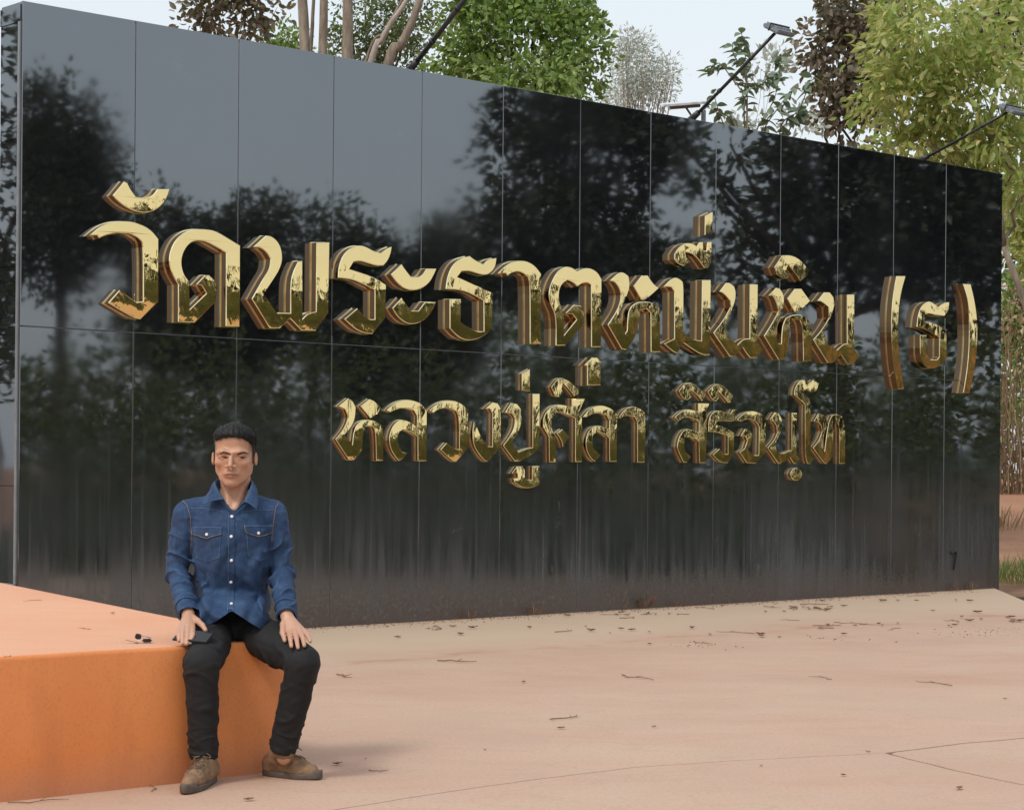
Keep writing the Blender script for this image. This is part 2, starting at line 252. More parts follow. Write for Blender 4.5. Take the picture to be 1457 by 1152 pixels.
def concrete():
    N = nt('dusty pink concrete'); v = coord(N, kind='Object')
    vst = coord(N, (.7, 1.3, 1), rot=(0, 0, R(-20)))
    a = nz(N, vst, .6, 7, .62, 0); b = nz(N, coord(N, (1, 2, 1)), 2.1, 6, .6); c = nz(N, v, 55, 4, .7)
    col = ramp(N, a, [(.30, (.49, .30, .21)), (.46, (.54, .36, .262)), (.58, (.56, .395, .29)), (.72, (.55, .425, .30))])
    col = mixc(N, ramp(N, b, [(.4, .0), (.75, .45)]), col, (.53, .40, .31))
    col = mixc(N, ramp(N, c, [(.35, .40), (.6, 0.)]), col, (.38, .22, .15))
    col = mixc(N, ramp(N, nz(N, v, 160, 3, .7), [(.30, .5), (.42, 0.)]), col, (.26, .16, .11))
    edge = mth(N, 'ABSOLUTE', mth(N, 'SUBTRACT', nz(N, coord(N, (1, 1.4, 1)), 1.3, 5, .5), .52))
    col = mixc(N, ramp(N, edge, [(.004, .22), (.014, 0.)]), col, (.40, .27, .18))      # dried puddle outlines
    col = mixc(N, ramp(N, nz(N, coord(N, (.4, 3.2, 1), rot=(0, 0, R(-28))), 2.4, 6, .7), [(.52, 0.), (.72, .14)]), col, (.56, .44, .35))
    col = mixc(N, ramp(N, nz(N, v, .9, 7, .65), [(.40, .28), (.58, 0.)]), col, (.42, .28, .20))
    # dusty pale strip swept up against the wall
    sep = N('SeparateXYZ', Vector=v)
    dist = mth(N, 'ADD', mth(N, 'MULTIPLY', mth(N, 'SUBTRACT', sep.outputs[0], W0.x), WN.x), mth(N, 'MULTIPLY', mth(N, 'SUBTRACT', sep.outputs[1], W0.y), WN.y))
    dn = mth(N, 'ADD', dist, mth(N, 'MULTIPLY', nz(N, v, .8, 5), 1.4))
    near = N('MapRange', Value=dn, i1=3.1, i2=2.0, i3=0., i4=.75)
    col = mixc(N, near.outputs[0], col, (.55, .43, .31))
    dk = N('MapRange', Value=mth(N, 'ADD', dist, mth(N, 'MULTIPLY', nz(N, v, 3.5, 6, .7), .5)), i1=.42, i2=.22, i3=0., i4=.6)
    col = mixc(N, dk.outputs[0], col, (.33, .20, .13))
    # reddish silt line
    si = mth(N, 'ABSOLUTE', mth(N, 'SUBTRACT', dn, 3.0)); sl = N('MapRange', Value=si, i1=.12, i2=0., i3=0., i4=1.)
    col = mixc(N, mth(N, 'MULTIPLY', sl.outputs[0], ramp(N, nz(N, v, 1.6, 5), [(.48, 0.), (.6, .5)])), col, (.40, .17, .10))
    return finish(N, col, .82, mth(N, 'ADD', nz(N, v, 38, 6, .7), mth(N, 'MULTIPLY', b, 3.)), .35, .006)
M['concrete'] = concrete()
def soil_m():
    N = nt('red laterite soil'); v = coord(N)
    col = ramp(N, nz(N, v, .35, 8, .65), [(.3, (.16, .10, .055)), (.5, (.33, .165, .095)), (.7, (.42, .22, .13))])
    return finish(N, col, .95, nz(N, v, 9, 8, .7), .8, .05)
M['soil'] = soil_m()
M['subbase'] = simple('dark grit in the joints', (.10, .065, .045), .95, 60)
def plaster(name, stops, dusty):
    N = nt(name); v = coord(N)
    a = nz(N, v, 1.3, 6, .6); b = nz(N, v, 14, 6, .65)
    col = ramp(N, a, stops)
    if dusty: col = mixc(N, ramp(N, nz(N, coord(N, (1, 3, 1)), 2.2, 6, .65), [(.45, 0.), (.7, .5)]), col, (.66, .37, .25))
    else:
        z = N('SeparateXYZ', Vector=v).outputs[2]
        lo = N('MapRange', Value=mth(N, 'ADD', z, mth(N, 'MULTIPLY', nz(N, v, 6, 5), -.12)), i1=.09, i2=-.05, i3=0., i4=.75)
        col = mixc(N, lo.outputs[0], col, (.50, .22, .12))
        col = mixc(N, ramp(N, nz(N, coord(N, (3, 3, .4)), 2.5, 6), [(.5, 0.), (.8, .45)]), col, (.44, .14, .04))
    col = mixc(N, ramp(N, nz(N, v, 90, 3), [(.3, .25), (.5, 0.)]), col, (.35, .15, .07))
    return finish(N, col, .6 if not dusty else .75, mth(N, 'ADD', b, mth(N, 'MULTIPLY', nz(N, v, 120, 3), .25)), .28, .006)
M['orange_top'] = plaster('dusty painted platform top', [(.3, (.70, .33, .185)), (.7, (.75, .40, .245))], True)
M['orange_face'] = plaster('orange painted plaster', [(.3, (.66, .205, .052)), (.7, (.76, .270, .082))], False)
def leafm(name, cols, transl=.35, rough=.45):
    N = nt(name); g = N('NewGeometry'); rnd = g.outputs['Random Per Island']
    col = ramp(N, rnd, [(i / (len(cols) - 1) if len(cols) > 1 else 0, c) for i, c in enumerate(cols)])
    p = N('BsdfPrincipled'); N.t.links.new(col, p.inputs['Base Color']); p.inputs['Roughness'].default_value = rough
    tr = N('BsdfTranslucent'); N.t.links.new(mixc(N, .35, col, (.30, .36, .04)), tr.inputs[0])
    mx = N('MixShader', Fac=transl); N.t.links.new(p.outputs[0], mx.inputs[1]); N.t.links.new(tr.outputs[0], mx.inputs[2])
    N.t.links.new(mx.outputs[0], N.out.inputs[0]); return N.m
M['leaf_green'] = leafm('broad green leaves', [(.07, .13, .03), (.14, .25, .05), (.24, .38, .08), (.34, .46, .13), (.10, .19, .045), (.42, .52, .22), (.18, .30, .07)], .4)
M['leaf_dark'] = leafm('dark green leaves', [(.05, .08, .03), (.09, .14, .045), (.15, .20, .08), (.22, .27, .13), (.07, .11, .045)])
M['leaf_shade'] = leafm('dull olive leaves', [(.035, .045, .024), (.06, .075, .04), (.09, .105, .055), (.045, .055, .03)], .15)
M['leaf_verge'] = leafm('olive verge shrubs', [(.045, .055, .02), (.09, .10, .035), (.14, .145, .05), (.06, .07, .025)], .35)  # olive leaf colours of the undergrowth belt
M['leaf_brown'] = leafm('bronze brown leaves', [(.11, .085, .06), (.18, .135, .10), (.25, .19, .145), (.13, .12, .07), (.30, .25, .21)], .25)
M['leaf_yellow'] = leafm('yellow green leaves', [(.22, .34, .07), (.38, .48, .13), (.52, .56, .18), (.62, .58, .22), (.30, .42, .10), (.68, .60, .28), (.42, .52, .20)], .5)
M['leaf_pale'] = leafm('pale grey green leaves', [(.46, .50, .46), (.56, .60, .56), (.64, .68, .64)], .3)
M['leaf_sap'] = leafm('leathery grey green leaves', [(.09, .12, .085), (.15, .21, .15), (.20, .27, .18), (.12, .13, .12)], .25)
M['dry'] = leafm('dry straw stems', [(.36, .26, .15), (.45, .34, .20), (.28, .17, .10), (.20, .12, .08)], .2)
M['grass'] = leafm('green grass blades', [(.12, .18, .04), (.20, .26, .07), (.32, .34, .12)], .3)
M['litter'] = leafm('dry brown litter', [(.10, .05, .03), (.17, .09, .055), (.26, .15, .09), (.07, .04, .03)], .05, .8)
def bark_m(name, a, b):
    N = nt(name); v = coord(N, (1, 1, .25)); f = nz(N, v, 14, 6, .65)
    return finish(N, ramp(N, f, [(.35, a), (.65, b)]), .9, f, .7, .02)
M['bark'] = bark_m('grey brown bark', (.16, .12, .09), (.34, .28, .215))
M['bark_dark'] = bark_m('dark bark', (.05, .035, .028), (.12, .09, .07))
M['bark_pale'] = bark_m('pale bark', (.32, .26, .22), (.50, .43, .38))
# ================================================================ ground and pavement
g = MB(); g.add([(-350, -200, -.06), (350, -200, -.06), (350, 600, -.06), (-350, 600, -.06)], [(0, 1, 2, 3)])
g.build('ground', M['soil'], kind='structure')
def verge_m():
    N = nt('dark mottled ground cover'); v = coord(N)
    col = ramp(N, nz(N, v, 1.1, 8, .7), [(.35, (.035, .03, .018)), (.5, (.055, .06, .025)), (.66, (.085, .10, .035))])
    return finish(N, col, .95, nz(N, v, 16, 8, .7), 1., .05)
M['verge'] = verge_m()
g = MB(); g.add([(4.80, -60, -.055), (80, -60, -.055), (80, 20.6, -.055), (4.80, 20.6, -.055)], [(0, 1, 2, 3)])
g.add([(-80, -60, -.055), (-9.02, -60, -.055), (-9.02, 22, -.055), (-80, 22, -.055)], [(0, 1, 2, 3)])
g.build('verge', M['verge'], kind='structure')  # unseen dark ground strips, added so the wall mirrors less brown soil
def poly_slab(name, pts, z0, z1, mat, parent=None, **k):
    P = [Vector((p[0], p[1], 0)) for p in pts]; n = len(P)
    tris = tessellate_polygon([P]); V = [(p.x, p.y, z1) for p in P] + [(p.x, p.y, z0) for p in P]
    Fc = []
    for t in tris:
        a, b, c = (P[i] for i in t)
        if (b - a).cross(c - a).z < 0: t = (t[0], t[2], t[1])
        Fc.append(tuple(t))
    area = sum(P[i].x * P[(i + 1) % n].y - P[(i + 1) % n].x * P[i].y for i in range(n))
    for i in range(n):
        j = (i + 1) % n; q = (i, n + i, n + j, j)
        Fc.append(q if area > 0 else q[::-1])
    return link(name, mesh(name, V, Fc), mat, parent, **k)
def wiggle(line, step=.06, amp=.004, seed=0):
    out = []
    for (a, b) in zip(line[:-1], line[1:]):
        a = Vector(a); b = Vector(b); n = max(1, int((b - a).length / step)); t = (b - a).normalized(); q = Vector((-t.y, t.x))
        for i in range(n):
            p = a.lerp(b, i / n); w = noise.noise(Vector((p.x * 6, p.y * 6, seed))) * amp * 2 + noise.noise(Vector((p.x * 1.1, p.y * 1.1, seed + 5))) * amp * 5
            out.append(p + q * w)
    out.append(Vector(line[-1])); return out
gp = lambda px, py: ground(px, py).xy
j1 = [Vector((-9, 3.4))] + [gp(*p) for p in [(470, 1152), (600, 1131), (760, 1109), (900, 1091), (1050, 1081), (1262, 1071), (1370, 1057), (1457, 1049)]] + [Vector((4.7, 10.6))]
j1 = wiggle(j1)
k = min(range(len(j1)), key=lambda i: (j1[i] - gp(1262, 1071)).length)
j2 = wiggle([j1[k], gp(1360, 1096), gp(1457, 1116), Vector((4.7, 6.4))], seed=3)
gap = .0055
up = [p + Vector((-.35, .94)) * gap for p in j1]; dn = [p - Vector((-.35, .94)) * gap for p in j1]
pave = tag(link('pavement', mesh('pavement', [(-9, -6, -.03), (4.74, -6, -.03), (4.78, 21.6, -.03), (-9, 21.6, -.03)], [(0, 1, 2, 3)]), M['subbase']), kind='structure')
edgeR = [Vector((4.74, 19.2)), Vector((4.93, 21.2)), Vector((4.95, 23))]
poly_slab('slab', up + [Vector((4.70, 15))] + edgeR + [Vector((-9, 23))], -.028, 0, M['concrete'], pave)
poly_slab('slab', [Vector((-9, -6)), Vector((4.72, -6))] + [p - Vector((.917, .4)) * (gap if i_ == len(j2) - 1 else .011) for i_, p in enumerate(j2[::-1])] + dn[:k + 1][::-1][1:], -.028, .0005, M['concrete'], pave)
poly_slab('slab', [p + Vector((.917, .4)) * .011 for p in j2[1:]] + dn[k + 1:][::-1] + [j1[k] + Vector((.022, -.012))], -.028, -.001, M['concrete'], pave)
# ================================================================ platform
front = [(-6.5, 6.3), (-4.6, 6.05), (-3.4, 6.22), (-2.6, 6.68), (-1.80, 7.30), (-1.525, 7.535), (-1.245, 7.775), (-1.05, 7.965), (-.96, 8.05)]
tip = [(-.91, 8.105), (-.884, 8.155), (-.882, 8.205), (-.90, 8.25)]
back = [(-1.12, 8.60), (-1.52, 9.3), (-2.21, 10.55), (-2.9, 11.8), (-3.3, 12.5), (-4.2, 12.9), (-6.5, 13.0)]
def smooth_line(P, n=6):
    P = [Vector(p) for p in P]; out = []
    for i in range(len(P) - 1):
        p0, p1, p2, p3 = P[max(i - 1, 0)], P[i], P[i + 1], P[min(i + 2, len(P) - 1)]
        for j in range(n):
            t = j / n
            out.append(.5 * ((2 * p1) + (p2 - p0) * t + (2 * p0 - 5 * p1 + 4 * p2 - p3) * t * t + (3 * p1 - p0 - 3 * p2 + p3) * t ** 3))
    return out + [P[-1]]
ring = smooth_line(front + tip + back, 6); PH = .513
plat = empty('raised_platform', (-2.2, 8.8, 0), label='raised orange plastered platform with rounded corner where the man sits', cat='platform')
def ringpts(off):
    n = len(ring); out = []
    for i, p in enumerate(ring):
        t = (ring[min(i + 1, n - 1)] - ring[max(i - 1, 0)]).normalized(); out.append(p + Vector((-t.y, t.x)) * off)
    return out
prof = [(0, -.02), (0, PH - .016), (.002, PH - .008), (.007, PH - .002), (.014, PH)]
V = []; Fc = []
for off, z in prof:
    V += [(p.x + 2.2, p.y - 8.8, z + (noise.noise(Vector((p.x * 3, p.y * 3, z))) * .003 if z > 0 else 0)) for p in ringpts(off)]
nr = len(ring)
for k_ in range(len(prof) - 1):
    for i in range(nr - 1):
        Fc.append((k_ * nr + i, k_ * nr + i + 1, (k_ + 1) * nr + i + 1, (k_ + 1) * nr + i))
side = link('side_face', mesh('side_face', V, Fc, True), M['orange_face'], plat)
inner = [p for p in ringpts(.014)]
poly_slab('top_face', [(p.x + 2.2, p.y - 8.8) for p in inner], PH - .05, PH - .0008, M['orange_top'], plat)
# ================================================================ sign wall
WR = math.atan2(WD.y, WD.x)
wall = empty('sign_wall', W0, WR, label='long black polished granite sign wall with raised gold Thai lettering', cat='sign')
ks = [0, .0431, .0859, .1284, .1711, .2131, .2561, .298, .3395, .3833, .4248, .4672, .5093, .5576]
xs = [k_ / .5576 * WL for k_ in ks]
MB().box((.02, .0048, -.05), (WL - .02, .27, WH - .02)).build('core', M['core'], wall)
for r_, (z0, z1) in enumerate(((-.04, 2.0885), (2.0925, WH))):
    for i in range(13):
        x0 = xs[i] + (.0021 if i else 0); x1 = xs[i + 1] - (.0021 if i < 12 else 0)
        w, h = x1 - x0, z1 - z0; cx, cz = (x0 + x1) / 2, (z0 + z1) / 2
        m_ = MB(); bv = .0025
        # polished face with a small arris all round
        o4 = [(x0, .004, z0), (x1, .004, z0), (x1, .004, z1), (x0, .004, z1)]
        i4 = [(x0 + bv, 0, z0 + bv), (x1 - bv, 0, z0 + bv), (x1 - bv, 0, z1 - bv), (x0 + bv, 0, z1 - bv)]
        b4 = [(x, .02, z) for x, y, z in o4]
        tx, tz = random.gauss(0, .0009), random.gauss(0, .0006)
        f = lambda p: (p[0], p[1] + tx * (p[0] - cx) + tz * (p[2] - cz), p[2])
        m_.add([f(p) for p in i4 + o4] + b4, [(0, 1, 2, 3)] + [(4 + q, 4 + (q + 1) % 4, (q + 1) % 4, q) for q in range(4)] + [(8 + q, 8 + (q + 1) % 4, 4 + (q + 1) % 4, 4 + q) for q in range(4)])
        m_.build('granite_panel', M['granite'], wall)
# top cap, back and far end
MB().box((.003, .021, WH - .018), (WL - .003, .29, WH - .001)).build('top_cap', M['granite'], wall, bevel=.002)
MB().box((.003, .272, -.05), (WL - .003, .292, WH - .02)).build('back_face', M['granite'], wall)
MB().box((WL - .018, .022, -.05), (WL, .270, WH - .02)).build('end_face', M['granite'], wall)
# near end: framed glossy panels
zs = [.40, 1.04, 1.72, 2.49, 3.32, WH - .135]
for a, b in zip(zs[:-1], zs[1:]):
    MB().box((-.004, .052, a + .002), (.019, .285, b - .002)).build('end_panel', M['granite'], wall, bevel=.0015)
MB().box((-.010, .0215, .36), (.018, .050, WH - .13)).build('frame_strip', M['trim'], wall, bevel=.002)
MB().box((-.010, .0215, .30), (.0185, .29, .398)).build('frame_strip', M['trim'], wall, bevel=.002)
MB().box((-.008, .0215, WH - .133), (.0185, .29, WH - .019)).build('frame_head', M['granite'], wall, bevel=.002)
MB().box((-.003, .0215, -.04), (.0185, .29, .298)).build('end_foot', M['granite'], wall)
# ---------------------------------------------------------------- gold letters
def chaikin(P):
    n = len(P); P = [Vector(p) for p in P]
    def corner(i):
        a = (P[i] - P[i - 1]); b = (P[(i + 1) % n] - P[i])
        return a.angle(b) > R(36)
    for _ in range(2):
        n = len(P); cor = [corner(i) for i in range(n)]; Q = []
        for i in range(n):
            if cor[i]: Q.append(P[i])
            else:
                Q.append(P[i].lerp(P[i - 1], .25)); Q.append(P[i].lerp(P[(i + 1) % n], .25))
        P = Q
    out = []
    for p in P:
        if not out or (p - out[-1]).length > .0015: out.append(p)
    return out
def inset(P, d):
    n = len(P); out = []
    for i in range(n):
        a = (P[i] - P[i - 1]).normalized(); b = (P[(i + 1) % n] - P[i]).normalized()
        na, nb = Vector((-a.y, a.x)), Vector((-b.y, b.x)); m = na + nb
        if m.length < .3: m = na
        m.normalize(); out.append(P[i] + m * d / max(.55, m.dot(na)))
    return out
def area2(P): return sum(P[i].x * P[(i + 1) % len(P)].y - P[(i + 1) % len(P)].x * P[i].y for i in range(len(P)))
def glyph(kind, ch, polys, depth, big):
    parts = []; mb = MB(); mats = []
    bb = [p for pl in polys for p in pl]; cx = sum(p[0] for p in bb) / len(bb) / 1000; cz = sum(p[1] for p in bb) / len(bb) / 1000
    for pl in polys:
        P = [Vector((x / 1000 - cx, z / 1000 - cz)) for x, z in pl]
        if area2(P) < 0: P = P[::-1]
        P = chaikin(P); n = len(P)
        bev = .006 if big else .004
        rim = inset(P, -.006 if big else -.004); face = inset(P, bev)
        layers = [(rim, .001), (rim, -.007), (P, -.0075), (P, -depth + bev * .8), (face, -depth)]
        base = len(mb.V); V = []
        for pp, y in layers: V += [(p.x, y, p.y) for p in pp]
        Fc = []
        for k_ in range(4):
            for i in range(n):
                j = (i + 1) % n; Fc.append((k_ * n + i, k_ * n + j, (k_ + 1) * n + j, (k_ + 1) * n + i)); mats.append(2 if k_ < 2 else (1 if k_ == 2 else 2))
        tri = tessellate_polygon([[Vector((p.x, p.y, 0)) for p in P]])
        for t in tri:
            a, b, c = (P[i] for i in t)
            if (b - a).cross(c - a) < 0: t = (t[0], t[2], t[1])
            Fc.append(tuple(4 * n + i for i in t)); mats.append(0)
        mb.add(V, Fc)
    me = mesh(kind, mb.V, mb.F)
    for m_ in ('gold', 'goldside', 'goldrim'): me.materials.append(M[m_])
    me.polygons.foreach_set('material_index', mats); me.update()
    o = link(kind, me, None, wall, (cx, 0, cz))
    o['label'] = ('large' if big else 'smaller') + " gold raised Thai character '" + ch + "' on the black wall"
    return o
for i, (kind, ch, polys) in enumerate(GLYPHS):
    big = i < 21
    glyph(kind, ch, polys, .074 if big else .040, big)
# small dark fittings on the wall
f_ = empty('wall_hook', wallp(toS := 10.35, 0, .33), WR, label='small black hook fitting low on the far right of the black wall', cat='hook')
MB().tube([(-.035, -.012, .05), (.03, -.02, .06), (.028, -.02, .0), (.005, -.014, -.12)], [.012, .013, .011, .008], 8).build('hook', M['blackmetal'], f_, True)
f_ = empty('junction_box', wallp(WL, -.16, .84), WR, label='small black box fixed to the far end of the wall', cat='electrical box')
MB().box((.001, -.05, -.09), (.07, .05, .09)).build('box', M['blackmetal'], f_, bevel=.008)
MB().tube([(.035, 0, -.09), (.037, .002, -.5), (.03, 0, -.85)], .008, 6).build('cable', M['blackmetal'], f_, True)
# ================================================================ vegetation
def leaves(name, cen, dirs, lens, wid, mat, parent=None, fold=.25, seed=0, nseg=1, **k):
    """many pointed leaves: each a folded blade along dirs, lens long"""
    rg = np.random.default_rng(seed); n = len(cen); cen = np.asarray(cen, float); d_ = np.asarray(dirs, float)
    d_ /= np.linalg.norm(d_, axis=1)[:, None] + 1e-9
    r = rg.normal(size=(n, 3)); s_ = np.cross(d_, r); s_ /= np.linalg.norm(s_, axis=1)[:, None] + 1e-9
    u = np.cross(s_, d_); l = np.asarray(lens)[:, None]; w = l * wid
    bend = l * .12
    if nseg == 1:
        p0 = cen; p1 = cen + d_ * l * .45 + s_ * w * .5 + u * w * fold; p2 = cen + d_ * l * .45 - s_ * w * .5 + u * w * fold
        pm = cen + d_ * l * .5; p3 = cen + d_ * l - u * bend
        V = np.stack([p0, p1, pm, p2, p3], 1).reshape(-1, 3); b = (np.arange(n) * 5)[:, None]
        T = np.concatenate([b + [0, 2, 1], b + [1, 2, 4], b + [0, 3, 2], b + [2, 3, 4]], 0)
    else:        # rounder blade: base, two pairs of edge points, midrib, tip
        f_ = u * w * fold
        P = [cen, cen + d_ * l * .22 + s_ * w * .38 + f_ * .8, cen + d_ * l * .22 - s_ * w * .38 + f_ * .8, cen + d_ * l * .56 + s_ * w * .47 + f_ - u * bend * .3, cen + d_ * l * .56 - s_ * w * .47 + f_ - u * bend * .3,
             cen + d_ * l * .45, cen + d_ * l - u * bend * 1.4]
        V = np.stack(P, 1).reshape(-1, 3); b = (np.arange(n) * 7)[:, None]
        T = np.concatenate([b + q for q in ([0, 5, 1], [1, 5, 3], [3, 5, 6], [0, 2, 5], [2, 4, 5], [4, 6, 5])], 0)
    return link(name, npmesh(name, V, T, False), mat, parent, kind='stuff', **k)
def clumps(lobes, nclump, nleaf, seed, spread=.22, droop=.3, ln=(.08, .12), hollow=.55):
    """leaf positions: clumps scattered in the outer part of ellipsoid lobes"""
    rg = np.random.default_rng(seed); Cn = []; Dr = []
    tot = sum(l[1][0] * l[1][1] * l[1][2] for l in lobes) 
    for c, r in lobes:
        m = max(3, int(nclump * (r[0] * r[1] * r[2]) / tot))
        v = rg.normal(size=(m, 3)); v /= np.linalg.norm(v, axis=1)[:, None]
        rad = (hollow ** 3 + rg.random(m) * (1.1 - hollow ** 3)) ** (1 / 3)
        cc = np.array(c) + v * rad[:, None] * np.array(r)
        for q, vv in zip(cc, v):
            nl = max(3, int(nleaf * rg.uniform(.5, 1.5)))
            o = rg.normal(size=(nl, 3)); 
            Cn.append(q + o * spread * rg.uniform(.5, 1.2)); Dr.append(o * .8 + vv * .7 + rg.normal(size=(nl, 3)) * .4 + np.array([0, 0, -droop]))
    Cn = np.concatenate(Cn); Dr = np.concatenate(Dr)
    return Cn, Dr, rg.uniform(ln[0], ln[1], len(Cn))
def trunk_mb(p0, p1, r0, r1, seed=0, n=9, wob=.06):
    p0, p1 = Vector(p0), Vector(p1); pts = []
    for i in range(n):
        t = i / (n - 1); q = p0.lerp(p1, t); w = wob * math.sin(t * math.pi)
        pts.append(q + Vector((noise.noise((t * 3, seed, 0)), noise.noise((t * 3, seed, 9)), 0)) * w * 4)
    return MB().tube(pts, [r0 + (r1 - r0) * i / (n - 1) for i in range(n)], 9)
def tree(name, label, cat, base, lobes, nclump, nleaf, mat, bark='bark_dark', tr=.12, seed=1, group=None, limbs=6, wid=.5, **kw):
    base = Vector(base); base.z = -.06
    t = empty(name, base, label=label, cat=cat, group=group)
    L_ = [((Vector(c) - base)[:], r) for c, r in lobes]
    Cn, Dr, ln = clumps(L_, nclump, nleaf, seed, **kw)
    leaves('crown', Cn, Dr, ln, wid, M[mat], t, seed=seed, nseg=2 if seed < 40 else 1)
    if tr:
        top = Vector(L_[0][0]); fork = top * .62
        trunk_mb((0, 0, 0), fork, tr, tr * .6, seed).build('trunk', M[bark], t, True)
        rg = random.Random(seed)
        for i in range(limbs):
            c, r = L_[i % len(L_)]; e = Vector(c) + Vector((rg.uniform(-.6, .6) * r[0], rg.uniform(-.6, .6) * r[1], rg.uniform(-.2, .7) * r[2]))
            trunk_mb(fork, e, tr * .45, tr * .1, seed + i, wob=.12).build('branch', M[bark], t, True)
    return t
def lobe(px, py, D, rx, rz, ry=None):
    """crown lobe centred on pixel, radii given in pixels"""
    s_ = D / F_PX; return (at(px, py, D)[:], (rx * s_, (ry or rx) * s_, rz * s_))
def base_of(px, D): 
    p = at(px, 663, D); p.z = 0; return p
# --- seen above the wall
tree('broadleaf_tree', 'large bushy bright green tree rising behind the middle of the wall', 'tree', base_of(745, 30),
     [lobe(740, 60, 30, 105, 105), lobe(668, 55, 30, 50, 80), lobe(820, 80, 30.5, 52, 75), lobe(700, -25, 30, 80, 60), lobe(790, -5, 30, 55, 45), lobe(760, 125, 29, 80, 45), lobe(640, 100, 30, 40, 30)],
     560, 20, 'leaf_green', seed=11, spread=.095, ln=(.06, .13), hollow=.35, wid=.6)
tree('broadleaf_tree', 'darker green tree seen through the slanting bare trunks', 'tree', base_of(545, 34),
     [lobe(520, 30, 34, 45, 60), lobe(565, 60, 34, 45, 40), lobe(590, 25, 34, 40, 45), lobe(505, 75, 34, 40, 25)],
     170, 20, 'leaf_dark', seed=12, spread=.1, ln=(.06, .11), hollow=.3)
tree('broadleaf_tree', 'small bright green treetop just left of the upright bare trunks', 'tree', base_of(405, 33),
     [lobe(402, 62, 33, 28, 22), lobe(380, 75, 33, 20, 16), lobe(425, 72, 33, 20, 20)],
     60, 20, 'leaf_green', seed=13, spread=.09, ln=(.06, .1), hollow=.2)
tree('bronze_leaf_tree', 'bronze leaved tree at far left above the wall', 'tree', base_of(330, 26),
     [lobe(300, 15, 26, 34, 34), lobe(272, 30, 26, 22, 12), lobe(350, 30, 26, 26, 34), lobe(390, 18, 26, 22, 14), lobe(315, -25, 26, 45, 25), lobe(355, -5, 26, 30, 20)],
     100, 12, 'leaf_brown', seed=14, spread=.10, ln=(.09, .15), hollow=.1, tr=.03, wid=.5)
tree('gum_tree', 'thin pale wispy tree in the distance right of the big green tree', 'tree', base_of(905, 62),
     [lobe(900, 95, 62, 34, 50), lobe(930, 120, 62, 32, 32), lobe(890, 60, 62, 18, 22), lobe(880, 140, 62, 30, 22), lobe(955, 105, 62, 12, 26)],
     300, 14, 'leaf_pale', bark='bark_pale', seed=15, spread=.15, ln=(.10, .18), hollow=.05, wid=.28, tr=.11, limbs=26)
tree('bronze_leaf_tree', 'brown leaved tree between the sapling and the yellow green tree', 'tree', base_of(1205, 28),
     [lobe(1200, 100, 28, 46, 85), lobe(1165, 60, 28, 28, 28), lobe(1215, 10, 28, 45, 55), lobe(1225, 180, 28, 30, 45), lobe(1180, 150, 28, 22, 40), lobe(1255, 60, 29, 40, 90)],
     210, 14, 'leaf_brown', seed=16, spread=.12, ln=(.09, .17), hollow=.2, droop=.9, tr=.07, wid=.6)
tree('bronze_leaf_tree', 'dark brown treetop in the upper right corner of the view', 'tree', base_of(1560, 31),
     [lobe(1435, -5, 31, 40, 40), lobe(1400, 40, 31, 45, 40)], 90, 18, 'leaf_brown', seed=17, spread=.12, ln=(.09, .15), hollow=.2, tr=.06)
tree('yellow_leaf_tree', 'tall yellow green tree hanging over the right end of the wall', 'tree', base_of(1590, 24),
     [lobe(1330, 60, 24, 100, 70), lobe(1290, 140, 24, 70, 60), lobe(1400, 140, 24, 90, 90), lobe(1340, 200, 24.5, 75, 45), lobe(1270, 10, 24, 50, 40), lobe(1440, 230, 24, 60, 60), lobe(1440, 40, 24.5, 70, 60), lobe(1285, 215, 24, 55, 28), lobe(1445, 300, 25, 28, 30)],
     430, 15, 'leaf_yellow', bark='bark', seed=18, spread=.10, ln=(.08, .17), hollow=.12, droop=1.0, wid=.40, tr=.06)
# bare trunks
def bare(px0, py0, px1, py1, D, r, mat, label, seed, mids=()):
    p0 = at(px0, py0, D); p1 = at(px1, py1, D); t = (p1 - p0)
    base = p0 - t * (p0.z / t.z) * (1 if abs(px1 - px0) < 15 else .45)
    base.z = 0
    top = p1 + t * .9; b = Vector((base.x, base.y, -.06))
    e = empty('bare_tree', b, label=label, cat='tree', group='bare trunks behind the wall')
    q = [Vector((0, 0, 0)), (p0 - b) * .6 + Vector((-.04, 0, 0)), p0 - b] + [at(mx, my, D) - b for mx, my in mids] + [p1 - b, top - b]
    MB().tube(smooth3(q), [r * (1.25 - .5 * i / 25) for i in range(5 * (len(q) - 1) + 1)], 9).build('trunk', M[mat], e, True)
    return e
def smooth3(P, n=5):
    P = [Vector(p) for p in P]; out = []
    for i in range(len(P) - 1):
        p0, p1, p2, p3 = P[max(i - 1, 0)], P[i], P[i + 1], P[min(i + 2, len(P) - 1)]
        for j in range(n):
            t = j / n; out.append(.5 * ((2 * p1) + (p2 - p0) * t + (2 * p0 - 5 * p1 + 4 * p2 - p3) * t * t + (3 * p1 - p0 - 3 * p2 + p3) * t ** 3))
    return out + [P[-1]]
bare(434, 73, 430, -5, 24, .060, 'bark', 'leftmost of the upright bare trunks above the wall', 1)
bare(442, 73, 445, 22, 24.3, .022, 'bark', 'thin stub stem between the upright bare trunks', 2)
bare(459, 76, 461, -5, 24.1, .050, 'bark', 'second upright bare trunk from the left above the wall', 3)
bare(494, 82, 495, -5, 24, .062, 'bark', 'third upright bare trunk, just left of the slanting ones', 4)
bare(527, 90, 579, 0, 25, .036, 'bark_pale', 'pale slanting trunk leaning right above the wall', 5, [(543, 58), (557, 32)])
bare(551, 95, 599, -2, 24.5, .055, 'bark', 'thicker brown slanting trunk beside the pale one', 6, [(569, 66), (586, 33)])
bare(520, 88, 562, 18, 26, .018, 'bark', 'thin slanting stem behind the pale slanting trunk', 7, [(545, 48)])
